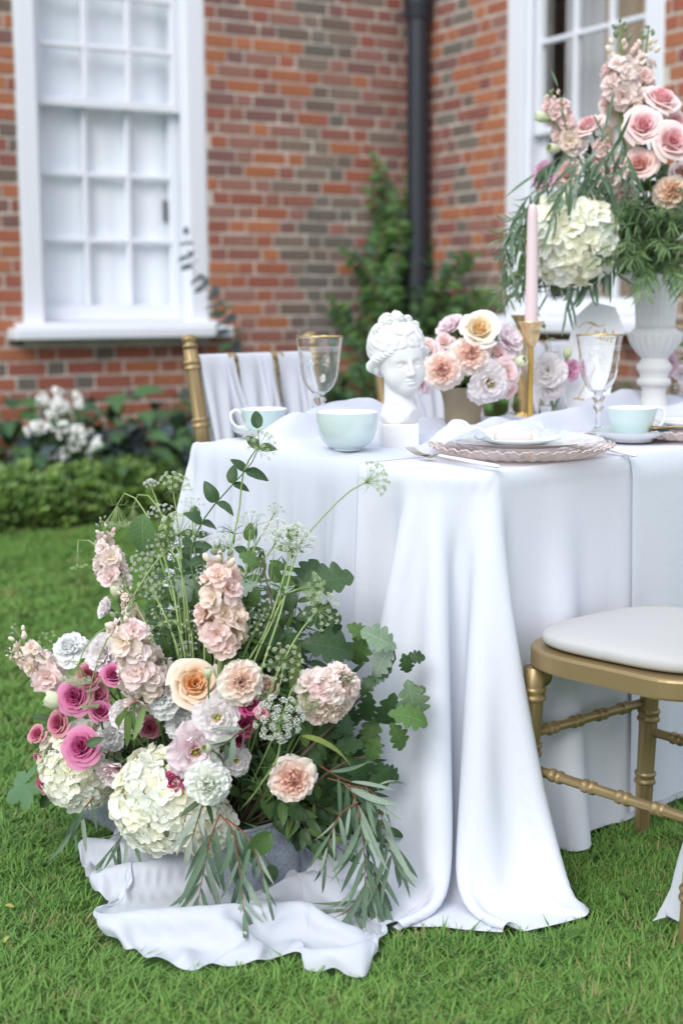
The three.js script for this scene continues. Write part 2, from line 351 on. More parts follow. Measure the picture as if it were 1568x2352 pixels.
// ---------------------------------------------------------------- table and cloths
const weave = noiseTexture(256, (x, y) => { const k = .5 + .35 * tileNoise(x, y, 4, 71) + .25 * tileNoise(x, y, 24, 72) + .10 * Math.sin(x * 6.2832 * 64) * Math.sin(y * 6.2832 * 64); return [k, k, k]; }, false); weave.repeat.set(7, 7);
const LINEN = phys(new THREE.Color().setRGB(.775, .80, .865), 0.9, { transmission: 0.10, thickness: 0, specularIntensity: 0.2, bumpMap: weave, bumpScale: .0012 });
const CHIFFON = phys(new THREE.Color().setRGB(.81, .835, .895), 0.85, { transmission: 0.36, thickness: 0, specularIntensity: 0.2 });
{
  const t = thing('folding_table', 'long rectangular folding table hidden under the white tablecloth', 'table', null, tableXY(TL / 2, TS / 2, 0));
  t.rotation.y = LA;
  const m = std(0xb8b4ac, 0.7), l = std(0x555759, 0.5, { metalness: 0.6 });
  const tt = new THREE.Shape(), ta = TL / 2 - .012, tb = TS / 2 - .012, tr = .21; tt.moveTo(-ta + tr, -tb); tt.lineTo(ta - tr, -tb); tt.quadraticCurveTo(ta, -tb, ta, -tb + tr); tt.lineTo(ta, tb - tr); tt.quadraticCurveTo(ta, tb, ta - tr, tb); tt.lineTo(-ta + tr, tb); tt.quadraticCurveTo(-ta, tb, -ta, tb - tr); tt.lineTo(-ta, -tb + tr); tt.quadraticCurveTo(-ta, -tb, -ta + tr, -tb);
  mesh('table_top', moved(new THREE.ExtrudeGeometry(tt, { depth: .03, bevelEnabled: false }), 0, TABLE_Y - .004, 0, Math.PI / 2), m, t);
  for (const [x, z] of [[-.8, -.3], [.8, -.3], [-.8, .3], [.8, .3]]) mesh('leg', moved(new THREE.CylinderGeometry(0.014, 0.014, TABLE_Y - 0.045, 12), x, (TABLE_Y - 0.045) / 2 + 0.003, z), l, t);
}
// cloth settled by a small position-based simulation: stretch, shear and bend links, gravity, table and ground contact
function settle(NX, NY, P, W, U, steps, o) { // U: flat (rest) coordinates, two per point
  const { dt = 1 / 200, g = 9.8, kShear = .3, kBend = .06, damp = .992, iters = 1, collide, each } = o, n = NX * NY, Q = Float64Array.from(P), A = [], B = [], L = [], S = [];
  for (let j = 0; j < NY; j++) for (let i = 0; i < NX; i++) { const a = j * NX + i, add = (b, k) => { if (!W[a] && !W[b]) return; A.push(a); B.push(b); L.push(Math.hypot(U[a * 2] - U[b * 2], U[a * 2 + 1] - U[b * 2 + 1])); S.push(k); };
    if (i + 1 < NX) add(a + 1, 1); if (j + 1 < NY) add(a + NX, 1); if (i + 1 < NX && j + 1 < NY) { add(a + NX + 1, kShear); } if (i > 0 && j + 1 < NY) add(a + NX - 1, kShear); if (i + 2 < NX) add(a + 2, kBend); if (j + 2 < NY) add(a + 2 * NX, kBend); }
  const m = A.length, fa = Int32Array.from(A), fb = Int32Array.from(B), fl = Float64Array.from(L), fs = Float64Array.from(S);
  for (let st = 0; st < steps; st++) {
    for (let i = 0; i < n; i++) if (W[i]) for (let c = 0; c < 3; c++) { const k = i * 3 + c, v = (P[k] - Q[k]) * damp; Q[k] = P[k]; P[k] += v - (c === 1 ? g * dt * dt : 0); }
    if (each) each(st, P);
    for (let it = 0; it < iters; it++) for (let q = 0; q < m; q++) {
      const e = (st + it) & 1 ? m - 1 - q : q, a = fa[e], b = fb[e], wa = W[a], wb = W[b], i = a * 3, j = b * 3, dx = P[j] - P[i], dy = P[j + 1] - P[i + 1], dz = P[j + 2] - P[i + 2], d = Math.sqrt(dx * dx + dy * dy + dz * dz) || 1e-9, c = fs[e] * (d - fl[e]) / d / (wa + wb);
      P[i] += dx * c * wa; P[i + 1] += dy * c * wa; P[i + 2] += dz * c * wa; P[j] -= dx * c * wb; P[j + 1] -= dy * c * wb; P[j + 2] -= dz * c * wb;
    }
    for (let i = 0; i < n; i++) if (W[i]) collide(i, P, Q);
  }
}
function refine(NX, NY, get, k) { // smooth (Catmull-Rom) refinement of a settled grid; get(i, j) -> Vector3
  const cl = (v, m) => Math.max(0, Math.min(m - 1, v)), cr = (p0, p1, p2, p3, t) => .5 * (2 * p1 + (p2 - p0) * t + (2 * p0 - 5 * p1 + 4 * p2 - p3) * t * t + (3 * p1 - p0 - 3 * p2 + p3) * t * t * t);
  return gridGeo((NX - 1) * k, (NY - 1) * k, (u, v) => {
    const x = u * (NX - 1), y = v * (NY - 1), i = Math.min(NX - 2, x | 0), j = Math.min(NY - 2, y | 0), a = x - i, b = y - j, row = [];
    for (let q = -1; q < 3; q++) { const p = [-1, 0, 1, 2].map(r => get(cl(i + r, NX), cl(j + q, NY))); row.push(['x', 'y', 'z'].map(c => cr(p[0][c], p[1][c], p[2][c], p[3][c], a))); }
    return V(...[0, 1, 2].map(c => cr(row[0][c], row[1][c], row[2][c], row[3][c], b)));
  });
}
const gauss = (x, m, s) => Math.exp(-(((x - m) / s) ** 2));
const CUT = .088; // the table's corners are cut off by this much
// tablecloth in table coordinates (l, y, s); the part on the table top is held, the rest falls
const CH_ = 0.0185, CI0 = 40, CNX = 111, CNY = 124, CP = new Float64Array(CNX * CNY * 3), CW = new Float64Array(CNX * CNY), CU = new Float64Array(CNX * CNY * 2);
// where the near chair stands: its front leg on the far right is at CHB, its other front leg stops the corner fold
const CHB = onY(1472, 1920, 0), CHA = 39.5 * DEG, CHF = V(-Math.sin(CHA), 0, -Math.cos(CHA)), CHR = V(Math.cos(CHA), 0, -Math.sin(CHA));
const legL = CHB.clone().addScaledVector(CHR, -.342).sub(CORNER).dot(LDIR);
{
  for (let j = 0; j < CNY; j++) for (let i = 0; i < CNX; i++) {
    const k = j * CNX + i, l = (i - CI0) * CH_, s = (j - CI0) * CH_, on = l > -.001 && s > -.001 && s < TS + .001 && l + s > CUT;
    // the cloth's corners are rounded off so that they just reach the grass
    const dl = Math.min(0, l), ds = s < 0 ? s : Math.max(0, s - TS), mx = Math.max(-dl, Math.abs(ds)), rd = Math.hypot(dl, ds), mn = Math.min(-dl, Math.abs(ds)), q = rd > 1e-6 ? mx / rd * lerp(.95, .852, mn / Math.max(mx, 1e-6)) : 1;
    CU[k * 2] = Math.max(0, l) + dl * q; CU[k * 2 + 1] = clamp(s, 0, TS) + ds * q;
    CP[k * 3] = CU[k * 2]; CP[k * 3 + 2] = CU[k * 2 + 1]; CP[k * 3 + 1] = TABLE_Y + .003 + (on ? 0 : .002 * noise.noise(l * 9, s * 9, 1)); CW[k] = on ? 0 : 1;
  }
  settle(CNX, CNY, CP, CW, CU, 1300, {
    dt: 1 / 120, g: 1.3, iters: 2, kShear: .22, kBend: .12, damp: .988,
    each: (st, P) => { if (st < 500) for (let j = 0; j < CI0; j++) for (let i = 0; i < CI0; i++) { const k = (j * CNX + i) * 3; P[k] -= 1e-6 * (st > 120 ? 1 : 0); P[k + 2] += .3e-6; } },
    collide: (k, P, Q) => {
      const a = k * 3; if (k % CNX === CNX - 1) P[a] = (CNX - 1 - CI0) * CH_;
      const m = .007; if (P[a + 1] < TABLE_Y + .001) { const dl = P[a] + m, ds = P[a + 2] + m, d2 = TS + m - P[a + 2]; const dc = (P[a] + P[a + 2] - CUT + m * 1.4) * .7071; if (dl > 0 && ds > 0 && d2 > 0 && dc > 0) { if (dc <= dl && dc <= ds) { P[a] -= dc * .7071; P[a + 2] -= dc * .7071; } else if (dl <= ds && dl <= d2) P[a] = -m; else if (ds <= d2) P[a + 2] = -m; else P[a + 2] = TS + m; } }
      if (k % CNX < CI0 + 8 && P[a + 1] < .62 && P[a + 2] < -.045 && P[a] > legL - .045 + .04 * (1 - P[a + 1] / TABLE_Y)) P[a] = lerp(P[a], legL - .045 + .04 * (1 - P[a + 1] / TABLE_Y), .06);
      if (P[a + 1] < .013) { P[a + 1] = .013; Q[a] = lerp(Q[a], P[a], .7); Q[a + 2] = lerp(Q[a + 2], P[a + 2], .7); }
    },
  });
}
const cloth = (i, j) => { const k = (j * CNX + i) * 3; return tableXY(CP[k], CP[k + 2], CP[k + 1]); };
{
  const near = refine(CNX, CNY, cloth, 3), lEnd = (CNX - 1 - CI0) * CH_;
  // beyond the settled part the cloth runs on straight to the table's far end
  const on = gridGeo(24, CNY - 1, (u, v) => { const j = Math.round(v * (CNY - 1)), k = (j * CNX + CNX - 1) * 3; return tableXY(lerp(lEnd, TL, u), CP[k + 2], CP[k + 1]); });
  const far = gridGeo(40, 20, (u, v) => tableXY(TL + .012 * v + .008 * Math.sin(u * 30) * v, lerp(-.006, TS + .006, u), lerp(TABLE_Y + .003, .015, v)));
  const g = merged([near, on, far]); g.computeVertexNormals();
  topMesh('tablecloth', g, LINEN, 'white floor-length linen tablecloth with broad folds at the table corner', 'tablecloth');
  // second cloth whose edge overlaps the first on the near long side
  const i0 = CI0 + 25, i1 = CNX - 1, og = refine(i1 - i0 + 1, 40, (a, b) => { const i = i0 + a, j = CI0 - b, p = cloth(i, j), q = SDIR.clone().negate().multiplyScalar(b > 1 ? .007 : .002 * b); return p.add(q).setY(p.y + (b > 1 ? 0 : .004)); }, 2);
  topMesh('table_overlay', og, LINEN, 'second white cloth edge overlapping the tablecloth behind the gold chair', 'tablecloth');
}
// ---- chiffon runner: lies in soft waves on the table, falls over the table's end, pools on the grass
const RUN0 = 0.28, RUN1 = 0.74;  // across the table (S)
const RUNS = [];                  // waves: [l, s, length, width, turn, height]
for (const w of [[.12, .60, .20, .035, .2, .03], [.30, .66, .26, .04, .35, .05], [.22, .48, .2, .03, -.1, .02], [.36, .33, .22, .03, .5, .028], [.55, .40, .24, .035, .25, .030], [.42, .66, .2, .03, .1, .03], [.72, .60, .2, .03, -.3, .018], [.80, .38, .22, .03, .1, .036], [1.0, .5, .25, .04, .4, .05], [1.15, .33, .2, .035, -.2, .05], [1.3, .55, .3, .04, .2, .05], [.95, .27, .2, .03, .3, .03]]) RUNS.push(w);
function runnerH(l, s) {
  let h = 0.005;
  for (const [a, b, len, wd, turn, ht] of RUNS) {
    const dl = l - a, ds = s - b, c = Math.cos(turn), n = Math.sin(turn), x = dl * c + ds * n, y = -dl * n + ds * c + 0.02 * Math.sin(x * 14);
    h += ht * Math.exp(-((x / len) ** 2)) * Math.exp(-((y / wd) ** 2));
  }
  h += 0.012 * Math.max(0, noise.noise(l * 5, s * 13, 3)) + 0.006 * Math.max(0, noise.noise(l * 11, s * 22, 8));
  return h * smooth(-0.0, 0.05, l) * smooth(RUN0 - 0.03, RUN0 + 0.05, s) * (1 - smooth(RUN1 + 0.0, RUN1 + 0.045, s)) + 0.0045;
}
{
  const top = gridGeo(190, 90, (u, v) => { const l = u * 1.75, s = lerp(RUN0 - 0.03, RUN1 + 0.045, v) + 0.02 * noise.noise(l * 3, v > .5 ? 4 : 9, 1) * Math.abs(v - .5) * 2; return tableXY(l, Math.min(s, TS - 0.004), TABLE_Y + runnerH(l, s)); });
  // the fall lies on the settled tablecloth
  const clothAt = (v, sv) => { const x = CI0 - v * (CI0 - 1), y = CI0 + sv / CH_, i = Math.max(0, Math.min(CNX - 2, Math.floor(x))), j = Math.max(0, Math.min(CNY - 2, Math.floor(y))), a = x - i, b = y - j; return cloth(i, j).lerp(cloth(i + 1, j), a).lerp(cloth(i, j + 1).lerp(cloth(i + 1, j + 1), a), b); };
  const dropRow = (i, v) => { // i 0..1 across, from far left to near
    const sv = lerp(RUN1 + 0.045 - 0.05 * v, RUN0 - 0.03 - 0.02 * v, i), p = clothAt(v, sv);
    const fold = (0.5 + .5 * Math.sin(i * 31 + 2.2 * Math.sin(i * 6) + .6 * v)) ** 2.2 * .022 + (0.5 + .5 * Math.sin(i * 67 + 1 + v * 1.5)) ** 2 * .008;
    const ed = smooth(0, .07, i) * smooth(0, .05, 1 - i); p.addScaledVector(LDIR, -(0.003 + (.003 + .010 * v + fold * smooth(0.0, 0.35, v)) * ed) * smooth(0, 0.06, v)); p.y = Math.max(.02, p.y + (v < .06 ? .004 : 0)); return p;
  };
  const fall = gridGeo(150, 46, (u, v) => dropRow(u, v));
  // the pool: a sheet larger than the ground it covers, left to crumple inside the traced outline
  const outline = curveOf(POOL.map(p => p.clone())), PX = 52, PY = 30, PP = new Float64Array(PX * PY * 3), PW = new Float64Array(PX * PY), PU = new Float64Array(PX * PY * 2);
  for (let j = 0; j < PY; j++) for (let i = 0; i < PX; i++) {
    const u = i / (PX - 1), v = j / (PY - 1), a = dropRow(1 - u, 1), b = outline.getPointAt(1 - u), p = a.clone().lerp(b, Math.pow(v, 0.85)), k = j * PX + i;
    const w = .05 * noise.noise(p.x * 5, p.z * 5, 2), ridge = .5 + .5 * Math.sin((p.x * .5 + p.z * .86 + w) * 30), ridge2 = .5 + .5 * Math.sin((-p.x * .6 + p.z * .8 + w) * 26 + 1), m = smooth(-.3, .3, noise.noise(p.x * 2.6 + 3, p.z * 2.6, 5));
    PP[k * 3] = p.x; PP[k * 3 + 2] = p.z; PP[k * 3 + 1] = .016 + .03 * lerp(ridge, ridge2, m) * smooth(0, .08, 1 - v) + .004 * noise.noise(p.x * 40, p.z * 40, 7); PW[k] = j === 0 ? 0 : 1;
  }
  for (let j = 0; j < PY; j++) for (let i = 0; i < PX; i++) { const k = j * PX + i, c = (Math.floor(PY / 2) * PX + i) * 3; PU[k * 2] = PP[k * 3] * 1.17; PU[k * 2 + 1] = PP[k * 3 + 2] * 1.2; }
  const anchor = Float64Array.from(PP);
  settle(PX, PY, PP, PW, PU, 420, {
    g: 5, kShear: .2, kBend: .10, damp: .97, iters: 2,
    collide: (k, P, Q) => { const a = k * 3, j = k / PX | 0, i = k % PX; if (P[a + 1] < .014) { P[a + 1] = .014; Q[a] = lerp(Q[a], P[a], .8); Q[a + 2] = lerp(Q[a + 2], P[a + 2], .8); } if (P[a + 1] > .09) P[a + 1] = .09;
      const hold = j === PY - 1 || i === 0 || i === PX - 1 ? .5 : .004; P[a] = lerp(P[a], anchor[a], hold); P[a + 2] = lerp(P[a + 2], anchor[a + 2], hold); if (j === PY - 1) P[a + 1] = Math.min(P[a + 1], .022); },
  });
  const pool = refine(PX, PY, (i, j) => { const k = (j * PX + i) * 3; return V(PP[k], PP[k + 1], PP[k + 2]); }, 5);
  const g = merged([top, fall, pool]); g.computeVertexNormals();
  topMesh('chiffon_runner', g, CHIFFON, 'sheer white chiffon runner draped over the table end and pooled on grass', 'table runner');
}

// ---------------------------------------------------------------- gold bamboo-style chairs
const GOLD = std(new THREE.Color().setRGB(.46, .345, .175), 0.42, { metalness: 0.5, map: noiseTexture(128, (x, y) => { const k = .88 + .35 * tileNoise(x, y, 6, 81) + .3 * tileNoise(x, y, 24, 82); return [k, k * .985, k * .96]; }) });
const CUSHION = phys(new THREE.Color().setRGB(.50, .495, .48), 0.95, { specularIntensity: 0.2 });
function pole(a, b, r0, r1, rings = [], rr_ = 0.0045) { // turned pole with double rings
  const len = a.distanceTo(b), pts = [[0.0005, 0], [r0, 0]];
  for (const k of rings) {
    const y = k * len, r = lerp(r0, r1, k);
    for (const [dy, dr] of [[-0.014, 0], [-0.011, .9], [-0.007, 1], [-0.003, .55], [0, .35], [0.003, .55], [0.007, 1], [0.011, .9], [0.014, 0]]) pts.push([r + rr_ * dr, y + dy]);
  }
  pts.push([r1, len], [0.0005, len]);
  const g = lathe(pts, 20); g.applyQuaternion(quatY(b.clone().sub(a))); g.translate(a.x, a.y, a.z); return g;
}
const frameOutline = (k = 0) => { // seat plan, front at +z
  const pts = []; for (let i = 0; i < 72; i++) { const a = i / 72 * Math.PI * 2, c = Math.cos(a), s = Math.sin(a), e = 2 / 3.4; let x = Math.sign(c) * Math.abs(c) ** e * (0.205 + k), z = Math.sign(s) * Math.abs(s) ** e * (0.205 + k); x *= 1 - 0.10 * smooth(0.2, -0.2, z); if (k === 0) x += Math.sign(x) * 0.010 * gauss(z, -0.13, 0.05); pts.push(new THREE.Vector2(x, z)); } return pts;
};
function makeChair() {
  const g = new THREE.Group(); g.name = 'chiavari_chair'; g.userData = { category: 'chair', kindName: 'gold_chair' };
  const fl = [-.165, .165];
  for (const x of fl) { const m = mesh('leg', pole(V(x * 1.04, 0.003, 0.185), V(x, 0.418, 0.165), 0.0155, 0.0195, [.30, .62, .88]), GOLD, g); mesh('bracket', moved(lathe([[0.0005, -0.006], [0.017, -0.006], [0.017, 0.006], [0.0005, 0.006]], 16), x * 0.86, 0.395, 0.165, Math.PI / 2), GOLD, m); }
  for (const s of [-1, 1]) {
    const p = [V(s * .165, 0.003, -.180), V(s * .167, 0.43, -.205), V(s * .170, 0.68, -.232), V(s * .175, 0.935, -.278)];
    mesh('back_post', merged([pole(p[0], p[1], 0.0165, 0.019, [.22, .62]), pole(p[1], p[2], 0.019, 0.0175, [.42]), pole(p[2], p[3], 0.0175, 0.0165, [.25, .82])]), GOLD, g);
    mesh('finial', moved(lathe([[0.0005, -0.012], [0.018, -0.01], [0.0175, 0], [0.012, 0.004], [0.0165, 0.010], [0.0185, 0.017], [0.014, 0.025], [0.0005, 0.0275]], 20), p[3].x, p[3].y + 0.006, p[3].z, -0.19), GOLD, g);
  }
  const seat = new THREE.ExtrudeGeometry(new THREE.Shape(frameOutline()), { depth: 0.027, bevelEnabled: true, bevelSize: 0.005, bevelThickness: 0.005, bevelSegments: 2 });
  mesh('seat_frame', smoothGeo(moved(seat, 0, 0.455, 0, Math.PI / 2)).toNonIndexed(), GOLD, g).geometry.computeVertexNormals();
  // cushion: a pillowed slab
  const o = frameOutline(-0.012), cu = gridGeo(72, 18, (u, v) => {
    const k = Math.round(u * 72) % 72, a = v * Math.PI, rad = v < .5 ? Math.pow(Math.sin(a), 0.32) : Math.pow(Math.sin(a), 0.32), q = o[k];
    const y = 0.457 + 0.019 - Math.sign(Math.cos(a)) * Math.pow(Math.abs(Math.cos(a)), 0.7) * 0.019; const dome = 0.008 * (v > .5 ? 1 - rad * rad : 0);
    return V(q.x * rad, y + dome, q.y * rad);
  });
  mesh('cushion', cu, CUSHION, g);
  const st = (a, b, r = 0.0092) => mesh('stretcher', pole(a, b, r, r, [.2, .4, .6, .8], 0.0035), GOLD, g);
  st(V(-.170, .285, .18), V(.170, .285, .18));
  for (const s of [-1, 1]) { st(V(s * .171, .225, .18), V(s * .167, .225, -.192)); }
  st(V(-.165, .28, -.195), V(.165, .28, -.195));
  const back = (y, z) => mesh('back_rail', pole(V(-.17, y, z), V(.17, y, z), 0.011, 0.011, [.3, .7], 0.003), GOLD, g);
  back(.905, -.272); back(.66, -.230); back(.53, -.216);
  for (let i = -2; i <= 2; i++) mesh('spindle', pole(V(i * .056, .66, -.230), V(i * .058, .905, -.272), 0.0085, 0.0085, [.25, .55, .85], 0.003), GOLD, g);
  return g;
}
const chairProto = makeChair();
const faceQuat = dir => new THREE.Quaternion().setFromAxisAngle(UP, Math.atan2(dir.x, dir.z));
// near chair: its left rear foot and right front foot stand on known ground points
{
  const Bf = CHB, fw = CHF, rt = CHR, mid = Bf.clone().addScaledVector(fw, -0.185).addScaledVector(rt, -0.17);
  copyOf(chairProto, mid, faceQuat(fw), 1, 'gold bamboo-style chair with ivory cushion drawn up to the white tablecloth').scale.set(1, .962, 1);
  scene.userData.nearChair = mid;
}
const FAR = []; // chairs along the far long side
{
  const base = tableXY(0, TS + 0.42, 0);
  const face = SDIR.clone().negate();
  [[0.545, 0, 'gold bamboo-style chair with draped back beside the table\'s far corner'], [1.27, 0.10, 'gold bamboo-style chair with draped back behind the plaster bust and flower pot'], [1.95, 0.18, 'gold bamboo-style chair with draped back behind the pink candle and bud vase']].forEach(([l, s, label]) => {
    const p = base.clone().addScaledVector(LDIR, l).addScaledVector(SDIR, s - 0.19);
    const c = copyOf(chairProto, p, faceQuat(face), 1, label); c.scale.set(1.13, 1, 1); FAR.push(c);
  });
}
// white chiffon strips hung over the top rails of the far chairs
FAR.forEach((c, k) => {
  const d = thing('chair_drape', ['white chiffon strips over the chair back at the table\'s far corner', 'white chiffon strips over the chair back behind the plaster bust', 'white chiffon strips over the chair back behind the pink candle'][k], 'chair drape', null, c.position);
  d.quaternion.copy(c.quaternion); d.scale.copy(c.scale);
  const strip = (x0, x1, xb0, xb1, len, side) => mesh('strip', gridGeo(14, 40, (u, v) => {
    const s = v * (len + 0.3) - 0.3; const t = Math.abs(s); let y = 0.917 - Math.max(0, t - 0.012), z = -.272 + Math.sign(s) * (0.0135 + 0.01 * smooth(0, .3, t)) + Math.max(0, t - .012) * (t < .25 ? 0.19 : 0.10);
    if (t < 0.03) { const a = s / 0.03 * Math.PI / 2; y = 0.905 + Math.cos(a) * 0.0125; z = -.272 + Math.sin(a) * 0.014; }
    const k2 = smooth(0, 1, t / (s > 0 ? len : 0.3)), x = lerp(lerp(x0, x1, u), lerp(xb0, xb1, u), k2);
    return V(x, y, z + 0.006 * Math.sin(u * 11 + x0 * 40) * smooth(0, .15, t));
  }), CHIFFON, d);
  strip(-.160, -.072, -.15, -.105, .34); strip(-.11, -.068, -.06, -.015, .42);
  strip(-.055, .042, -.052, .0, .34); strip(.0, .045, .03, .075, .42);
  strip(.060, .155, .062, .115, .34); strip(.10, .155, .12, .16, .42);
});
// tail of a sash hanging from the near chair
{
  const a = onY(1492, 2108, 0.02), b = onY(1580, 2150, 0.02);
  const g = gridGeo(20, 30, (u, v) => {
    const foot = a.clone().lerp(b, u), top = at(1572, 1930, 2.26).lerp(at(1620, 1900, 2.2), u), p = foot.lerp(top, Math.pow(v, 1.0));
    p.x += 0.012 * Math.sin(u * 7 + v * 2) * (1 - v * .5); p.z += 0.016 * Math.sin(u * 5 + 1 + v * 3);
    if (v < .12) p.y = 0.02 + 0.03 * Math.max(0, 0.12 - v) / .12 * Math.abs(Math.sin(u * 3)) + v * 0.1; return p;
  });
  topMesh('sash', g, CHIFFON, 'white sash tail trailing onto the grass beside the gold chair leg', 'sash');
}

// ---------------------------------------------------------------- tableware
const PORC = phys(new THREE.Color().setRGB(.84, .84, .83), 0.25, { clearcoat: 0.5, clearcoatRoughness: 0.1 });
const MINT = phys(new THREE.Color().setRGB(.60, .715, .70), 0.22, { clearcoat: 0.6, clearcoatRoughness: 0.08 });
const GILT = std(new THREE.Color().setRGB(.80, .56, .24), 0.25, { metalness: 1 });
const CLEAR = phys(0xffffff, 0.0, { transmission: 1, thickness: 0.01, ior: 1.46 });
const surf = (p) => { const r = p.clone().sub(CORNER), l = r.dot(LDIR), s = r.dot(SDIR); return (s > RUN0 - .02 && s < RUN1 + .03 && l > 0) ? TABLE_Y + Math.min(0.022, runnerH(l, s)) : TABLE_Y + 0.0045; };
const onTable = (u, d) => { const p = at(u, 1000, d); p.y = TABLE_Y; p.y = surf(p); return p; };
// cups
function cup(name, label, pos, r, h, handleTurn, big) {
  const g = thing(name, label, big ? 'bowl' : 'teacup', null, pos);
  const prof = big ? [[.30, .03], [.34, .0], [.42, .0], [.46, .05], [.72, .18], [.90, .42], [.985, .72], [1.0, 1.0]] : [[.30, .04], [.33, 0], [.42, 0], [.44, .07], [.60, .16], [.78, .42], [.90, .74], [1.0, 1.0]];
  const out = prof.map(([a, b]) => [a * r, b * h]);
  mesh('bowl', lathe(new THREE.SplineCurve(out.map(q => new THREE.Vector2(...q))).getPoints(40).map(q => [q.x, q.y]), 64), MINT, g);
  const ins = out.slice(3).map(([a, b]) => [a - 0.0022, b + (b < h * .9 ? 0.002 : 0)]).reverse();
  mesh('lining', lathe([[r, h], [r - 0.0008, h + 0.0012], ...ins, [0.0005, ins[ins.length - 1][1]]], 64), PORC, g);
  mesh('foot_ring', moved(new THREE.TorusGeometry(0.40 * r, 0.002, 8, 48), 0, 0.0015, 0, Math.PI / 2), PORC, g);
  if (handleTurn !== undefined) {
    const c = Math.cos(handleTurn), s = Math.sin(handleTurn), P = (x, y) => V(x * c, y, x * s);
    mesh('handle', tube([P(r * .96, h * .86), P(r * 1.14, h * .98), P(r * 1.36, h * .86), P(r * 1.34, h * .58), P(r * 1.12, h * .36), P(r * .80, h * .34)], 0.0034, 0.0030, 28, 10), PORC, g);
  }
  return g;
}
function saucer(label, pos, r) {
  const g = thing('saucer', label, 'saucer', null, pos);
  mesh('dish', lathe([[0.0005, 0.004], [r * .45, 0.004], [r * .48, 0], [r * .55, 0], [r * .56, 0.005], [r * .85, 0.014], [r, 0.022]], 64), PORC, g);
  mesh('glazed_rim', lathe([[0.0005, 0.0052], [r * .5, 0.0062], [r * .84, 0.016], [r * 1.0, 0.0236], [r * 1.0, 0.0225]], 64), MINT, g);
  return g;
}
cup('sugar_bowl', 'wide pale mint china bowl beside the plaster bust', onTable(797, 2.80), 0.0615, 0.074, undefined, true);
{ const p = onTable(606, 3.10); saucer('pale mint saucer under the teacup at the table\'s far corner', p, 0.072); cup('teacup', 'pale mint teacup with white handle at the table\'s far corner', p.clone().setY(p.y + 0.006), 0.0515, 0.058, Math.PI * 0.95); }
{ const p = onTable(1450, 3.02).setY(TABLE_Y + 0.008); saucer('pale mint saucer under the teacup beside the blush charger plate', p, 0.079); cup('teacup', 'pale mint teacup with white handle beside the blush charger plate', p.clone().setY(p.y + 0.006), 0.0545, 0.064, -0.25);
  const s = thing('teaspoon', 'small gold teaspoon resting on the mint saucer', 'spoon', null, p.clone().add(V(0.052, 0.028, 0.02))); const tb = tube([V(-.02, 0, 0), V(.03, .003, -.004), V(.085, .001, -.01)], 0.0022, 0.0016, 10, 6); mesh('handle', tb, GILT, s); mesh('bowl', moved(new THREE.SphereGeometry(0.011, 16, 10, 0, 6.3, 1.57, 1.57), -.026, .003, 0, 0, 0, 0, V(1.5, .5, 1)), GILT, s); }
// goblets with etched bowls and gilt rims
const etchTex = (() => {
  const c = document.createElement('canvas'); c.width = 1024; c.height = 256; const x = c.getContext('2d'); x.fillStyle = '#000'; x.fillRect(0, 0, 1024, 256);
  const rg = rng(5); x.strokeStyle = x.fillStyle = '#fff'; x.lineWidth = 2; x.fillRect(0, 20, 1024, 4); x.fillRect(0, 52, 1024, 3); for (let i = 0; i < 64; i++) { x.beginPath(); x.arc(i * 16 + 8, 38, 5, 0, 7); x.stroke(); }
  for (let k = 0; k < 8; k++) { const X = k * 128 + 64; for (let i = 0; i < 26; i++) { const a = rg() * 6.28, q = rg() * 42; x.beginPath(); x.ellipse(X + Math.cos(a) * q * 1.1, 120 + Math.sin(a) * q * 1.2, 7, 3, rg() * 3, 0, 7); rg() < .5 ? x.fill() : x.stroke(); } for (let i = 0; i < 5; i++) { x.beginPath(); x.arc(X + (rg() - .5) * 70, 120 + (rg() - .5) * 90, 8 + rg() * 12, rg() * 6, rg() * 6 + 2); x.stroke(); } x.beginPath(); x.moveTo(X, 150); x.lineTo(X + (rg() - .5) * 20, 235); x.stroke(); }
  const t = new THREE.CanvasTexture(c); t.wrapS = THREE.RepeatWrapping; return t;
})();
const ETCH = new THREE.MeshStandardMaterial({ color: 0xf2f2f2, roughness: 0.7, alphaMap: etchTex, transparent: true, opacity: 0.5, side: THREE.DoubleSide });
function goblet(label, pos, r = 0.051, H = 0.222) {
  const g = thing('wine_goblet', label, 'wine glass', null, pos);
  const bowlO = [[.012, .098], [.020, .104], [.032, .118], [.0395, .138], [.043, .165], [.0465, .195], [.051, H]].map(([a, b]) => [a * r / .051, b]);
  const bo = new THREE.SplineCurve(bowlO.map(q => new THREE.Vector2(...q))).getPoints(36).map(q => [q.x, q.y]);
  const bi = bo.slice(4).map(([a, b]) => [Math.max(0.001, a - 0.0016), b + 0.0012]).reverse(); bi[0][1] = H;
  mesh('bowl', lathe([...bo, ...bi, [0.0004, bo[4][1] + 0.001]], 64), CLEAR, g);
  mesh('stem', lathe([[0.0004, .003], [.034, .003], [.036, .0045], [.030, .008], [.012, .014], [.0055, .026], [.005, .05], [.0062, .058], [.011, .064], [.0115, .068], [.007, .073], [.010, .079], [.0135, .085], [.0135, .089], [.008, .094], [.0118, .0982], [0.0004, .0982]], 40), CLEAR, g);
  mesh('gilt_rim', moved(new THREE.TorusGeometry(r - 0.0006, 0.0011, 8, 72), 0, H + 0.0004, 0, Math.PI / 2), GILT, g);
  const e = bo.filter(q => q[1] > .135 && q[1] < H - .012).map(([a, b]) => [a + 0.0004, b]); mesh('etching', lathe(e, 64), ETCH, g);
  return g;
}
goblet('etched clear goblet with gold rim standing beside the mint bowl', onTable(735, 3.12).setY(TABLE_Y + 0.006));
goblet('etched clear goblet with gold rim standing behind the charger plate', onTable(1372, 3.13).setY(TABLE_Y + 0.006), 0.0505);
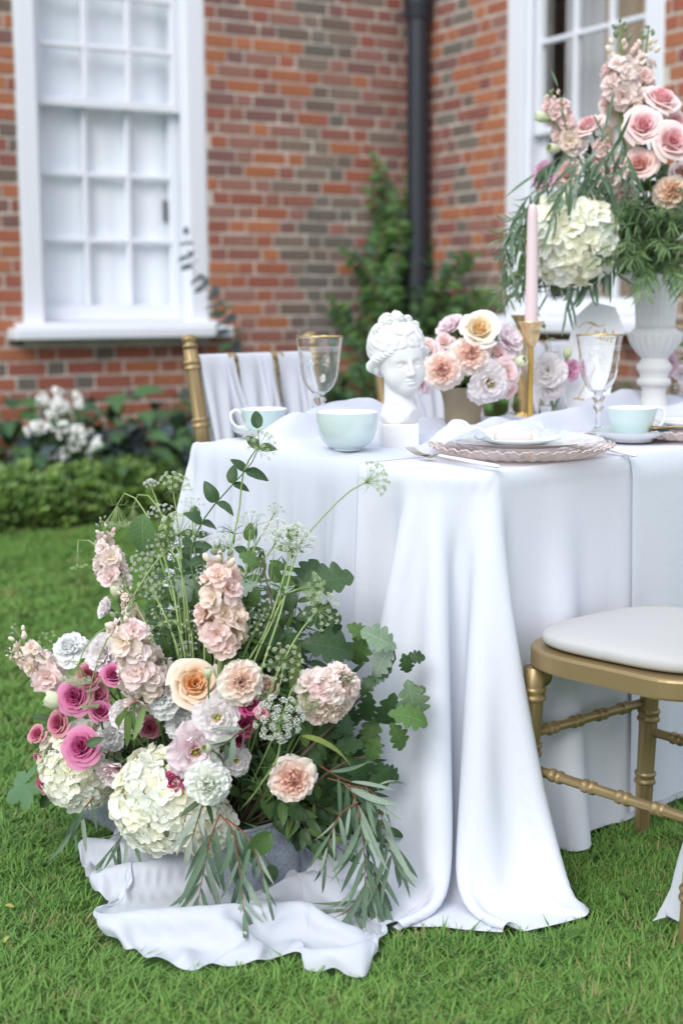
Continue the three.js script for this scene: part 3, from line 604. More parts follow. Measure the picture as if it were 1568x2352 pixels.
goblet('etched clear goblet with gold rim beside the flower-filled gold pot', onTable(1172, 3.62).setY(TABLE_Y + 0.006), 0.052, 0.225);
goblet('etched clear goblet with gold rim behind the fluted urn', onTable(1565, 4.02).setY(TABLE_Y + 0.006), 0.05, 0.225);
// charger with fluted glass rim, plates, favour
const BLUSHGLASS = phys(new THREE.Color().setRGB(.98, .86, .80), 0.10, { transmission: 0.72, thickness: 0, ior: 1.45 });
function placeSetting(p, k) {
  const where = k ? 'in the further setting' : 'beside the fork';
  const ch = thing('charger_plate', 'blush glass charger plate with scalloped rim ' + where, 'plate', null, p), Rm = 0.176;
  const f = (u, v) => { const a = u * Math.PI * 2, r = lerp(0.11, Rm, v), fl = Math.sin(a * 36), y = 0.003 + 0.021 * v * v + 0.0020 * fl * smooth(.1, .5, v) + 0.0016 * Math.sin(a * 72 + v * 26) * smooth(.05, .3, v); const q = r + (v > .92 ? 0.0022 * fl : 0); return V(Math.cos(a) * q, y, Math.sin(a) * q); };
  mesh('fluted_rim', gridGeo(288, 14, f), BLUSHGLASS, ch);
  mesh('well', lathe([[0.0005, 0.0035], [0.111, 0.0035]], 60), BLUSHGLASS, ch);
  mesh('scalloped_edge', gridGeo(288, 6, (u, v) => { const b = f(u, 1), t = v * 6.2832; return V(b.x * (1 + 0.008 * Math.cos(t)), b.y + 0.0014 * Math.sin(t), b.z * (1 + 0.008 * Math.cos(t))); }), std(new THREE.Color().setRGB(.66, .54, .49), 0.3), ch);
  const dp = thing('dinner_plate', 'white china dinner plate with wavy rim on the charger ' + where, 'plate', null, p.clone().add(V(0, 0.0185, 0)));
  mesh('plate', gridGeo(160, 18, (u, v) => { const a = u * Math.PI * 2, lob = 1 + 0.035 * Math.abs(Math.sin(a * 3 + .5)), r = v * 0.152 * lerp(1, lob, smooth(.7, 1, v)); return V(Math.cos(a) * r, 0.004 + 0.013 * smooth(.55, 1, v), Math.sin(a) * r); }), PORC, dp);
  const sp = thing('side_plate', 'small white plate with mint rim on the dinner plate ' + where, 'plate', null, p.clone().add(V(-0.005, 0.0232, -0.01)));
  mesh('plate', lathe([[0.0005, .002], [.055, .002], [.06, .004], [.083, .012], [.0835, .0135], [.06, .0062], [.0005, .004]], 60), PORC, sp); mesh('mint_rim', moved(new THREE.TorusGeometry(0.0825, 0.0014, 6, 60), 0, 0.0128, 0, Math.PI / 2), MINT, sp);
  const top = p.clone().add(V(-0.005, 0.0282, -0.01));
  if (!k) {
    const s = thing('soap_favour', 'oval blush pink soap favour tied with pale ribbon on the side plate', 'favour', null, top.clone().add(V(-0.012, 0.0, 0.02)));
    mesh('soap', moved(smoothGeo(new RoundedBoxGeometry(0.072, 0.022, 0.042, 5, 0.0105)), 0, 0.0112, 0, 0, 0.12), phys(new THREE.Color().setRGB(.72, .60, .56), 0.5), s);
    const rb = phys(new THREE.Color().setRGB(.78, .84, .86), 0.6, { transmission: 0.2, thickness: 0 });
    const ribbon = thing('ribbon_bow', 'pale blue chiffon ribbon bow trailing over the side plate', 'ribbon', null, top.clone().add(V(0.04, 0.012, 0.006)));
    const loop = (pts, w) => gridGeo(4, 26, (u, v) => { const q = curveOf(pts).getPointAt(v); return q.add(V(0.002 * Math.sin(v * 9), (u - .5) * w * (0.8 + .2 * Math.sin(v * 12)), (u - .5) * w * .4)); });
    mesh('loop', loop([V(0, 0, 0), V(-.012, .014, 0), V(-.004, .024, .004), V(.006, .016, .004), V(0, 0, .002)], .010), rb, ribbon);
    mesh('loop', loop([V(0, 0, 0), V(.014, .010, .01), V(.024, .006, .012), V(.016, 0, .008), V(0, 0, .002)], .010), rb, ribbon);
    mesh('tail', loop([V(0, 0, 0), V(.02, -.002, .01), V(.04, .006, .008), V(.062, .0, .004), V(.085, .003, 0)], .013), rb, ribbon);
    mesh('tail', loop([V(0, 0, 0), V(.016, -.004, .018), V(.034, -.002, .02), V(.05, -.006, .018)], .012), rb, ribbon);
    const card = thing('place_card', 'small folded white place card behind the soap favour', 'card', null, top.clone().add(V(-0.018, 0.001, -0.025)));
    mesh('card', merged([moved(box(0.062, 0.0012, 0.046), -0.004, 0.016, 0, .5, .3, .28), moved(box(0.05, 0.0012, 0.04), .012, .008, .006, .3, -.2, -.2)]), std(0xf4efe6, 0.8), card);
    const nap = gridGeo(26, 26, (u, v) => { const x = lerp(-.165, -.07, u), z = lerp(-.06, .075, v); return p.clone().add(V(x + 0.012 * Math.sin(v * 9), 0.032 + 0.030 * Math.sin(u * 3.1) * (0.6 + .4 * Math.sin(v * 11 + u * 3)) + 0.010 * noise.noise(u * 6, v * 6, 2) + 0.01 * u, z)); });
    topMesh('chiffon_napkin', nap, CHIFFON, 'crumpled sheer white napkin on the left of the plates', 'napkin');
  }
}
const PLATE = onTable(1196, 2.745).setY(TABLE_Y + 0.0055);
placeSetting(PLATE, 0);
placeSetting(PLATE.clone().addScaledVector(LDIR, 0.56), 1);
// cutlery
function cutlery(kind, label, p0, p1, metal) {
  const d = p1.clone().sub(p0), L = d.length(), g = thing(kind, label, kind, null, p0); g.rotation.y = Math.atan2(-d.z, d.x); // +x runs from the tip to the handle end
  if (kind === 'fork') {
    for (let i = 0; i < 4; i++) { const z = (i - 1.5) * 0.0054; mesh('tine', tube([V(0.0, 0.016, z), V(.02, .0085, z), V(.042, .005, z * 1.02), V(.056, .005, z * .95)], 0.0009, 0.0015, 10, 6), metal, g); }
    mesh('head', gridGeo(10, 10, (u, v) => { const x = lerp(.05, .088, u), w = 0.0102 * (1 - smooth(.35, 1, u) * .8); return V(x, 0.0045 - 0.003 * smooth(0, .5, u) * (1 - smooth(.6, 1, u)) + 0.004 * smooth(.6, 1, u) + 0.002 * (v - .5) ** 2 * 4, (v - .5) * 2 * w); }), metal, g);
    mesh('neck', tube([V(.085, .0055, 0), V(.095, .009, 0), V(.105, .009, 0)], 0.0026, 0.0034, 8, 8), metal, g);
  } else mesh('blade', moved(smoothGeo(rbox(.11, .0016, .016, .0007)), .055, .003, 0), metal, g);
  mesh('handle', gridGeo(14, 18, (u, v) => { const a = u * 6.2832, x = lerp(.103, L, v), r = lerp(.0042, .0062, smooth(0, .9, v)) * Math.sqrt(1 - clamp((v - .93) / .07) ** 2 * .98); return V(x, .009 - .004 * v + Math.sin(a) * r * .6, Math.cos(a) * r * 1.15); }), phys(new THREE.Color().setRGB(.82, .82, .83), 0.3), g);
}
const CHAMP = std(new THREE.Color().setRGB(.50, .44, .32), 0.3, { metalness: 1 });
cutlery('fork', 'champagne metal fork with white handle beside the charger plate', onY(940, 1046, TABLE_Y + 0.0085), onY(1148, 1084, TABLE_Y + 0.0045), CHAMP);
cutlery('knife', 'champagne metal knife with white handle by the mint saucer', onY(1378, 1030, TABLE_Y + 0.0045).addScaledVector(SDIR, .1), onY(1462, 1053, TABLE_Y + 0.0045), CHAMP);
// candle and candlestick
{
  const p = onTable(1216, 3.3).setY(TABLE_Y + 0.006), y1 = at(1216, 738, 3.3).y - p.y;
  const amber = phys(new THREE.Color().setRGB(.95, .72, .36), 0.05, { transmission: 0.75, thickness: 0.02, ior: 1.5, attenuationColor: new THREE.Color(.9, .55, .15), attenuationDistance: 0.02 });
  const s = thing('candlestick', 'slender gold candlestick with flared cup holding the pink candle', 'candlestick', null, p);
  mesh('base', lathe([[.0004, .0], [.042, 0], [.044, .004], [.03, .009], [.012, .014], [.008, .02], [.0004, .02]], 40), GILT, s);
  mesh('stem', moved(new THREE.CylinderGeometry(.0062, .0070, y1 - .075, 6, 1), 0, .018 + (y1 - .075) / 2, 0, 0, .3), std(new THREE.Color().setRGB(.82, .52, .14), 0.22, { metalness: .85 }), s);
  mesh('cup', lathe([[.0004, y1 - .058], [.010, y1 - .057], [.014, y1 - .048], [.0185, y1 - .038], [.021, y1 - .022], [.0215, y1 - .013], [.029, y1 - .004], [.0305, y1], [.027, y1 - .001], [.017, y1 - .008], [.0145, y1 - .02], [.0004, y1 - .022]], 40), std(new THREE.Color().setRGB(.78, .58, .32), 0.3, { metalness: .8 }), s);
  const y2 = at(1216, 468, 3.3).y, L = y2 - p.y - y1 + .02;
  const c = thing('taper_candle', 'tall blush pink taper candle in the gold candlestick', 'candle', null, p.clone().setY(p.y + y1 - 0.0195));
  mesh('wax', lathe([[.0004, 0], [.0145, 0], [.0148, .02], [.0118, L - .03], [.0105, L - .012], [.007, L - .003], [.0004, L]], 32), phys(new THREE.Color().setRGB(.78, .62, .63), 0.45, { transmission: 0.05, thickness: 0 }), c);
  mesh('wick', tube([V(0, L - .002, 0), V(.001, L + .006, 0), V(0, L + .014, 0.001)], .0009, .0007, 5, 6), std(0xe8e2d8, 1), c);
  // the second candlestick behind it
  const p2 = onTable(1200, 3.62).setY(TABLE_Y + .006), s2 = thing('candlestick', 'gold candlestick standing behind the pink candle\'s candlestick', 'candlestick', null, p2);
  mesh('stem', moved(new THREE.CylinderGeometry(.006, .007, .2, 6, 1), 0, .115, 0), GILT, s2); mesh('base', lathe([[.0004, .0], [.042, 0], [.044, .004], [.03, .009], [.012, .018], [.0004, .02]], 40), GILT, s2);
  mesh('cup', lathe([[.0004, .21], [.014, .215], [.021, .24], [.034, .262], [.03, .262], [.015, .25], [.0004, .248]], 32), std(new THREE.Color().setRGB(.62, .45, .22), 0.35, { metalness: .8 }), s2);
}
// gold pot for the small arrangement
const POT = onTable(1062, 3.34).setY(TABLE_Y + 0.006);
{
  const g = thing('gold_pot', 'tapered antique gold metal pot holding the peach flowers', 'pot', null, POT);
  mesh('pot', lathe([[.0004, 0], [.036, 0], [.038, .004], [.037, .03], [.039, .06], [.044, .085], [.050, .1], [.047, .1], [.042, .085], [.035, .05], [.034, .006], [.0004, .006]].map(([a, b]) => [a * 1.14, b]), 48), std(new THREE.Color().setRGB(.36, .29, .19), 0.42, { metalness: .65 }), g);
}
// table sign: tall card with clipped corners leaning back, gold lettering
{
  const c = document.createElement('canvas'); c.width = 340; c.height = 768; const x = c.getContext('2d');
  x.fillStyle = '#eceded'; x.fillRect(0, 0, 340, 768); x.fillStyle = x.strokeStyle = '#c08a22'; x.lineCap = 'round';
  x.save(); x.translate(44, 232); x.transform(1, -0.05, -0.3, 1, 0, 0); x.font = '92px serif'; x.fillText('able', 86, 0);
  x.lineWidth = 5; x.beginPath(); x.moveTo(-20, -48); x.bezierCurveTo(-10, -108, 46, -104, 80, -88); x.bezierCurveTo(100, -80, 120, -84, 132, -104); x.stroke(); x.lineWidth = 9; x.beginPath(); x.moveTo(32, -93); x.bezierCurveTo(56, -98, 76, -83, 96, -83); x.stroke(); x.lineWidth = 5; x.beginPath(); x.moveTo(62, -87); x.bezierCurveTo(48, -50, 52, -16, 32, 2); x.stroke(); x.restore();
  x.lineWidth = 6; x.beginPath(); x.moveTo(200, 400); x.bezierCurveTo(180, 470, 160, 540, 140, 620); x.stroke(); x.lineWidth = 9; x.beginPath(); x.moveTo(112, 636); x.bezierCurveTo(138, 618, 152, 638, 178, 624); x.stroke();
  const t = new THREE.CanvasTexture(c); t.colorSpace = THREE.SRGBColorSpace;
  const W = 0.128, Hh = 0.290, k = 0.034;
  const s = new THREE.Shape([[-W / 2, 0], [W / 2, 0], [W / 2, Hh - k * 1.4], [W / 2 - k, Hh], [-W / 2 + k, Hh], [-W / 2, Hh - k * 1.4]].map(a => new THREE.Vector2(...a)));
  const g = new THREE.ExtrudeGeometry(s, { depth: 0.004, bevelEnabled: false }); const uv = g.attributes.uv, pp = g.attributes.position; for (let i = 0; i < uv.count; i++) uv.setXY(i, pp.getX(i) / W + .5, pp.getY(i) / Hh);
  const p = onTable(1325, 3.5).setY(TABLE_Y + 0.012), o = thing('table_sign', 'pale grey table sign card with gold script lettering leaning before the urn', 'sign', null, p);
  const m = mesh('card', g, std(0xffffff, 0.6, { map: t }), o); m.rotation.set(-0.10, 0.12, -0.235, 'YXZ');
}
// fluted white urn
const URN = onTable(1498, 3.62).setY(TABLE_Y + 0.008);
{
  const g = thing('pedestal_urn', 'white fluted stone urn on the table holding the tall arrangement', 'urn', null, URN);
  const m = std(new THREE.Color().setRGB(.66, .66, .635), 0.85);
  const fl = (y0, y1, rf, n, amp, nv = 24) => gridGeo(n * 8, nv, (u, v) => { const a = u * Math.PI * 2, r = rf(v) * (1 + amp(v) * (Math.abs(Math.sin(a * n / 2)) - .6)); return V(Math.cos(a) * r, lerp(y0, y1, v), Math.sin(a) * r); });
  mesh('foot', merged([lathe([[.0004, 0], [.062, 0], [.062, .012], [.056, .016], [.046, .022], [.034, .036], [.030, .060], [.031, .080], [.040, .084], [.043, .092], [.040, .100], [.034, .104], [.038, .116], [.044, .124], [.044, .134], [.036, .142], [.032, .152]], 56)]), m, g);
  mesh('bowl', fl(.150, .226, v => .032 + .034 * Math.sin(v * 1.9) - .012 * smooth(.78, 1, v), 20, v => .10 * Math.sin(v * Math.PI)), m, g);
  mesh('neck', fl(.221, .350, v => .0485 + .002 * v + .020 * v * v * v, 22, v => .03 * (1 - smooth(.7, 1, v))), m, g);
  mesh('rim', lathe([[.068, .348], [.078, .352], [.081, .358], [.078, .365], [.068, .366], [.060, .36], [.05, .3], [.0004, .298]], 56), m, g);
}
// glass bud vases
function budVase(label, p, s = 1) {
  const g = thing('bud_vase', label, 'vase', null, p);
  mesh('glass', lathe([[.0004, 0], [.030, 0], [.034, .004], [.034, .05], [.028, .075], [.015, .092], [.0135, .108], [.017, .118], [.0155, .118], [.012, .108], [.0135, .092], [.026, .074], [.0322, .05], [.032, .008], [.0004, .006]].map(([a, b]) => [a * s, b * s]), 48), CLEAR, g); return g;
}
const BUD1 = onTable(1268, 3.46).setY(TABLE_Y + .007), BUD2 = onTable(1546, 3.78).setY(TABLE_Y + .007);
budVase('small clear bud vase with white flower behind the candlestick', BUD1);
budVase('small clear bud vase with pink flower behind the urn', BUD2, 1.1);
// plaster bust
function sdfGeo(f, c, half, res) {
  const mc = new MarchingCubes(res, new THREE.MeshBasicMaterial(), false, false, 400000); mc.isolation = 0;
  const h = res / 2, cell = half / h, F = (i, j, k) => f(c.x + (i - h) * cell, c.y + (j - h) * cell, c.z + (k - h) * cell);
  for (let K = 0; K < res; K += 4) for (let J = 0; J < res; J += 4) for (let I = 0; I < res; I += 4) { // far blocks take one value
    const d0 = F(I + 1.5, J + 1.5, K + 1.5), far = Math.abs(d0) > 5.5 * cell;
    for (let k = K; k < K + 4; k++) for (let j = J; j < J + 4; j++) for (let i = I; i < I + 4; i++) mc.field[i + j * res + k * res * res] = -(far ? d0 : F(i, j, k));
  }
  mc.update(); const n = mc.count, p = mc.positionArray.slice(0, n * 3); for (let i = 0; i < n; i++) { p[i * 3] = c.x + p[i * 3] * half; p[i * 3 + 1] = c.y + p[i * 3 + 1] * half; p[i * 3 + 2] = c.z + p[i * 3 + 2] * half; }
  const g = new THREE.BufferGeometry(); g.setAttribute('position', new THREE.Float32BufferAttribute(p, 3));
  const m = mergeVertices(g, half / res * .02); m.computeVertexNormals(); return m;
}
const smin = (a, b, k) => { const h = clamp(.5 + .5 * (b - a) / k); return lerp(b, a, h) - k * h * (1 - h); };
const smax = (a, b, k) => -smin(-a, -b, k);
const ell = (x, y, z, a, b, c) => { const k0 = Math.hypot(x / a, y / b, z / c), k1 = Math.hypot(x / (a * a), y / (b * b), z / (c * c)); return k1 < 1e-9 ? -Math.min(a, b, c) : k0 * (k0 - 1) / k1; };
const cap = (x, y, z, A, B2, r0, r1 = r0) => { const bx = B2[0] - A[0], by = B2[1] - A[1], bz = B2[2] - A[2], px = x - A[0], py = y - A[1], pz = z - A[2], h = clamp((px * bx + py * by + pz * bz) / (bx * bx + by * by + bz * bz)); return Math.hypot(px - bx * h, py - by * h, pz - bz * h) - lerp(r0, r1, h); };
{
  const p = onTable(914, 2.93).setY(TABLE_Y + .006);
  const g = thing('plaster_bust', 'white plaster classical female head on a square block', 'bust', null, p);
  const PL = phys(new THREE.Color().setRGB(.74, .74, .725), 0.55, { specularIntensity: .35 });
  const pl = mesh('plinth', rbox(.074, .050, .074, .0015, 0, .025, 0), PL, g); pl.rotation.y = 0.12;
  // head in its own frame: +z is the face, y up, chin near y = -0.064
  const sgn = Math.abs;
  const head = (x, y, z) => {
    const ax = sgn(x);
    let d = ell(x, y - .022, z + .010, .053, .066, .066);                 // skull
    d = smin(d, ell(x, y + .020, z - .018, .0425, .052, .040), .02);      // face
    d = smin(d, ell(x, y + .052, z - .037, .016, .014, .016), .016);      // chin
    d = smin(d, ell(ax - .026, y + .026, z - .028, .017, .02, .017), .012); // cheeks
    d = smin(d, ell(x, y - .020, z - .036, .034, .024, .018), .015);      // forehead
    d = smax(d, -ell(ax - .0185, y - .000, z - .060, .0135, .0075, .011), .007); // eye sockets
    d = smin(d, ell(ax - .0185, y + .0005, z - .0450, .0088, .0058, .0075), .0025); // eyeballs
    d = smin(d, cap(ax, y, z, [.0105, .0045, .0515], [.0275, .0030, .0455], .0016), .0015); // upper lids
    d = smin(d, cap(ax, y, z, [.0115, -.0055, .0508], [.0260, -.0042, .0458], .0011), .0015); // lower lids
    d = smin(d, cap(ax, y, z, [.0065, .0125, .0535], [.030, .0125, .0445], .0038, .0026), .006); // brow
    d = smin(d, cap(x, y, z, [0, .014, .054], [0, -.0195, .0675], .0045, .0052), .006); // nose
    d = smin(d, ell(ax - .0055, y + .0215, z - .0600, .0050, .0042, .0062), .004); // wings
    d = smin(d, ell(x, y + .0345, z - .0545, .0125, .0040, .0065), .003);  // upper lip
    d = smin(d, ell(x, y + .0415, z - .0540, .0105, .0042, .0065), .003);  // lower lip
    d = smax(d, -cap(x, y, z, [-.0125, -.0376, .0610], [.0125, -.0376, .0610], .0013), .002);
    d = smax(d, -ell(x, y + .0285, z - .064, .0028, .0045, .003), .003);
    // ears
    d = smin(d, ell(ax - .0525, y + .006, z + .010, .0055, .0165, .011), .003);
    // hair: cap with waves swept back from a centre parting
    const hc = ell(x, y - .034, z + .014, .0630, .0610, .0725), hl = lerp(-.035, .037, smooth(-.020, .030, z)) - .10 * ax * smooth(0, .03, z);
    const wave = .0012 * Math.sin(ax * 330 + y * 120 + Math.sin(z * 60) * 1.5) + .0005 * Math.sin((y + z * .6) * 420 + ax * 200);
    const hair = smax(hc - wave, hl - y, .004);
    d = smin(d, hair, .0025);
    // rolls along the temples, over the ears to the nape
    const roll = (a, b, r0, r1) => cap(ax, y, z, a, b, r0, r1) - .0011 * Math.sin((y + z) * 500);
    d = smin(d, roll([.034, .030, .040], [.056, .016, .010], .008, .0105), .0025);
    d = smin(d, roll([.056, .016, .010], [.053, -.006, -.030], .0105, .0125), .003);
    d = smin(d, roll([.053, -.006, -.030], [.022, -.024, -.062], .0125, .014), .004);
    d = smin(d, cap(ax, y, z, [.0, .040, .0515], [.034, .030, .040], .0035, .0045), .002); // band
    d = smin(d, cap(ax, y, z, [.034, .030, .040], [.060, .028, -.004], .0045, .004), .002);
    // bow above the parting, curls on the crown
    d = smin(d, cap(ax, y, z, [.002, .063, .050], [.018, .069, .044], .0022, .0040), .002); d = smin(d, ell(x, y - .063, z - .051, .0042, .004, .004), .002);
    for (const [cx, cy, cz, r] of [[.004, .096, .014, .0115], [.024, .090, .008, .0105], [-.022, .091, .008, .0115], [.044, .074, -.002, .0095], [-.043, .076, -.002, .011], [.010, .098, -.014, .012], [-.014, .098, -.012, .0115], [0, .080, -.05, .02]]) {
      const dx = x - cx, dy = y - cy, dz = z - cz, q = Math.hypot(dx, dy, dz), ang = Math.atan2(dy, dx), sp = .0016 * Math.sin(ang * 1 + Math.hypot(dx, dy) * 900); d = smin(d, q - r - sp, .0035);
    }
    return d;
  };
  const neck = (x, y, z) => {
    let d = cap(x, y, z, [0, -.025, -.014], [0, -.112, -.004], .0295, .0335); d = smin(d, ell(x, y + .118, z - .002, .044, .024, .036), .02);
    d = smax(d, -(y + .135), .001); // cut at the foot
    // chest cut to a point
    d = smax(d, (z * .82 + sgn(x) * .57 - (y + .135) * .10 - .0335), .0015);
    return d;
  };
  const s = 0.93, q = new THREE.Quaternion().setFromEuler(new THREE.Euler(0.08, 0.36, 0.14, 'YXZ')).invert(), v = V(0, 0, 0);
  const f = (x, y, z) => { v.set(x, y + .01, z).applyQuaternion(q); v.y -= .01; return smin(head(v.x, v.y, v.z), (() => { const a = .38, c = Math.cos(a), n = Math.sin(a); return neck(x * c - z * n, y, x * n + z * c); })(), .006); };
  const m = mesh('head', sdfGeo(f, V(0, -.008, 0), .137, 140), PL, g); m.scale.setScalar(s); m.position.set(0.004, .050 + .1345 * s, 0);
}

// ---------------------------------------------------------------- flower and leaf builders
const hex = h => { const c = new THREE.Color(h); return [c.r, c.g, c.b]; };
const mix3 = (a, b, t) => [lerp(a[0], b[0], t), lerp(a[1], b[1], t), lerp(a[2], b[2], t)];
const lift = (c, k = .46) => c.map(v => Math.pow(v, k)); // colour of one petal on its own, lighter than petals seen together
const PETAL = petalMat(0xffffff, 0.30);
// free petal: base at the origin, grows along +Y, inner face +Z
function petalGeo(o) {
  const { L = 1, W = .5, nx = 6, ny = 6, curl = .6, a0 = 0, cup = .2, ruf = 0, rf = 9, fringe = 0, seed = 1, wide = .72, col = () => [1, 1, 1] } = o, rg = rng(seed * 7919), ph = rg() * 6.28, ph2 = rg() * 6.28;
  const P = []; let y = 0, z = 0; const N = 40;
  for (let i = 0; i <= N; i++) { P.push([y, z]); const th = a0 + curl * (i / N); y += Math.cos(th) * L / N; z -= Math.sin(th) * L / N; }
  return gridGeo(nx, ny, (u, v) => {
    const s = u * 2 - 1, tip = 1 - .16 * s * s * s * s - fringe * (.5 + .5 * Math.sin(s * 23 + ph)) * (v > .8 ? 1 : 0), k = clamp(v * tip), q = P[Math.round(k * N)];
    const w = W * (v < wide ? lerp(.18, 1, Math.sin(v / wide * Math.PI / 2)) : lerp(1, .74, ((v - wide) / (1 - wide)) ** 2));
    const rz = ruf * (Math.sin(s * rf + ph) + .5 * Math.sin(s * rf * 1.9 + ph2)) * v * v;
    const th = a0 + curl * k; const nz = cup * W * s * s + rz;
    return V(s * w, q[0] + nz * Math.sin(th), q[1] + nz * Math.cos(th));
  }, (u, v) => col(v, u * 2 - 1));
}
// petal wrapped round the flower's axis (+Y)
function wrapPetal(o) {
  const { r0 = .1, r1 = .5, h = .8, al = 1, curl = .1, ruf = .02, rf = 5, belly = .1, seed = 1, nx = 6, ny = 6, y0 = 0, col = () => [1, 1, 1] } = o, rg = rng(seed * 104729), ph = rg() * 6.28, sk = (rg() - .5) * .2;
  return gridGeo(nx, ny, (u, v) => {
    const s = u * 2 - 1, ang = s * al * lerp(.45, 1, Math.sin(Math.min(1, v * 1.25) * Math.PI / 2)), k = Math.max(0, (v - .62) / .38);
    let r = r0 + (r1 - r0) * Math.pow(v, .9) + belly * Math.sin(v * Math.PI) * .8, y = y0 + h * v * (1 - .20 * s * s * (v > .5 ? (v - .5) * 2 : 0) + sk * s * v * .5);
    r += curl * k * k * (1 + .3 * s) + ruf * Math.sin(s * rf + ph) * k; y -= curl * .55 * k * k * k;
    r *= 1 - .06 * s * s; return V(Math.sin(ang) * r, y, Math.cos(ang) * r);
  }, (u, v) => col(v, u * 2 - 1));
}
const GREEN_STEM = leafMat(.16, .26, .08, .6, 0), CALYX = leafMat(.14, .24, .09, .6, .1);
function petalMesh(g, geo, tau, phi, y = 0, r = 0) { const m = mesh('petal', geo, PETAL, g); m.rotation.set(-tau, phi, 0, 'YXZ'); m.position.set(-Math.sin(phi) * r, y, -Math.cos(phi) * r); return m; }
function bloomGroup() { const g = new THREE.Group(); g.name = 'bloom'; return g; }
function makeRose(seed, cin, cout, cedge, open = 1, n = 26, k = .46) {
  const g = bloomGroup(), rg = rng(seed); cin = lift(cin, k); cout = lift(cout, k); cedge = lift(cedge, k);
  const inner = Math.round(n * .45);
  for (let i = 0; i < n; i++) {
    const f = i / (n - 1), base = mix3(cin, cout, smooth(.2, .8, f)); let geo;
    if (i < inner) { // tight whorl in the heart
      const q = i / inner; geo = wrapPetal({ r0: .03 + .10 * q, r1: lerp(.07, .36, q), h: lerp(.80, .72, q) * (1 + .08 * (rg() - .5)), y0: .06, al: lerp(1.2, .95, q), curl: lerp(.05, .10, q), ruf: .022, rf: 4 + rg() * 4, belly: lerp(.03, .10, q), seed: seed * 50 + i, nx: 8, ny: 7, col: v => mix3(base, cedge, smooth(.7, 1, v) * .35) });
    } else { // guard petals, cupped, with rolled and slightly pointed rims
      const q = (i - inner) / (n - inner - 1); geo = wrapPetal({ r0: .12 + .10 * q, r1: lerp(.42, .52 + .42 * open, q), h: lerp(.70, lerp(.72, .46, open), q) * (1 + .10 * (rg() - .5)), y0: lerp(.03, -.10, q), al: lerp(.92, .74, q), curl: lerp(.14, .20 + .12 * open, q), ruf: .035, rf: 2.5 + rg() * 3, belly: lerp(.14, .22, q), seed: seed * 50 + i, nx: 8, ny: 8, col: v => mix3(base, cedge, smooth(.5, 1, v) * (.4 + .6 * q)) });
    }
    const m = mesh('petal', geo, PETAL, g); m.rotation.set((rg() - .5) * .22, i * 2.399 + (rg() - .5) * .5, (rg() - .5) * .22);
  }
  mesh('calyx', lathe([[.0004, -.26], [.1, -.25], [.16, -.12], [.12, -.02], [.0004, 0]], 12), CALYX, g);
  return g;
}
function makeCarnation(seed, cin, cedge, n = 30) {
  const g = bloomGroup(), rg = rng(seed); cin = lift(cin); cedge = lift(cedge);
  for (let i = 0; i < n; i++) {
    const f = i / (n - 1), tau = lerp(.0, 1.5, Math.pow(f, .8)) + (rg() - .5) * .35;
    const geo = petalGeo({ L: lerp(.66, 1.02, f) * (1 + .14 * (rg() - .5)), W: lerp(.26, .56, f), nx: 14, ny: 6, curl: lerp(.25, .75, f), a0: -.3 * (1 - f), cup: .12, ruf: lerp(.10, .05, f), rf: 6 + rg() * 3, fringe: .035, wide: .86, seed: seed * 60 + i, col: (v, s) => mix3(cin, cedge, smooth(.5, 1.1, v * .45 + f * .75)) });
    petalMesh(g, geo, tau, i * 2.399 + (rg() - .5) * .6, -.05 + .12 * (1 - f));
  }
  mesh('calyx', lathe([[.0004, -.62], [.11, -.6], [.15, -.3], [.17, -.02], [.0004, 0]], 12), CALYX, g); return g;
}
function makeLisianthus(seed, cin, cedge, open = 1, centre = true) {
  const g = bloomGroup(), rg = rng(seed), n = 15; cin = lift(cin); cedge = lift(cedge);
  for (let i = 0; i < n; i++) {
    const f = i / (n - 1), tau = lerp(.18, 1.05 * open, f);
    const geo = petalGeo({ L: lerp(.72, 1.02, f), W: lerp(.36, .56, f), nx: 12, ny: 7, a0: -.1, curl: lerp(.3, .95 * open, f), cup: .30 * (1 - f * .6), ruf: lerp(.035, .05, f), rf: 8 + rg() * 4, fringe: .035, wide: .78, seed: seed * 70 + i, col: (v, s) => mix3(cin, cedge, smooth(.4, 1, v)) });
    petalMesh(g, geo, tau, i * 2.399 + (rg() - .5) * .3, -.12 * f, .03);
  }
  if (centre) {
    for (let i = 0; i < 5; i++) { const a = i * 1.257; mesh('stamen', merged([tube([V(0, 0, 0), V(Math.cos(a) * .1, .25, Math.sin(a) * .1), V(Math.cos(a) * .13, .38, Math.sin(a) * .13)], .012, .012, 4, 5), moved(new THREE.SphereGeometry(.045, 6, 5), Math.cos(a) * .13, .40, Math.sin(a) * .13, 0, 0, 0, V(1, 1.6, 1))]), STAMEN, g); }
    mesh('pistil', merged([lathe([[.0004, 0], [.08, .05], [.07, .2], [.025, .28], [.025, .42], [.0004, .43]], 8), moved(new THREE.SphereGeometry(.055, 8, 6), 0, .46, 0, 0, 0, 0, V(1.3, .7, 1))]), PISTIL, g);
  }
  mesh('calyx', lathe([[.0004, -.28], [.07, -.26], [.12, -.1], [.0004, 0]], 10), CALYX, g); return g;
}
const STAMEN = std(new THREE.Color().setRGB(.62, .38, .04), .7), PISTIL = std(new THREE.Color().setRGB(.35, .42, .08), .7);
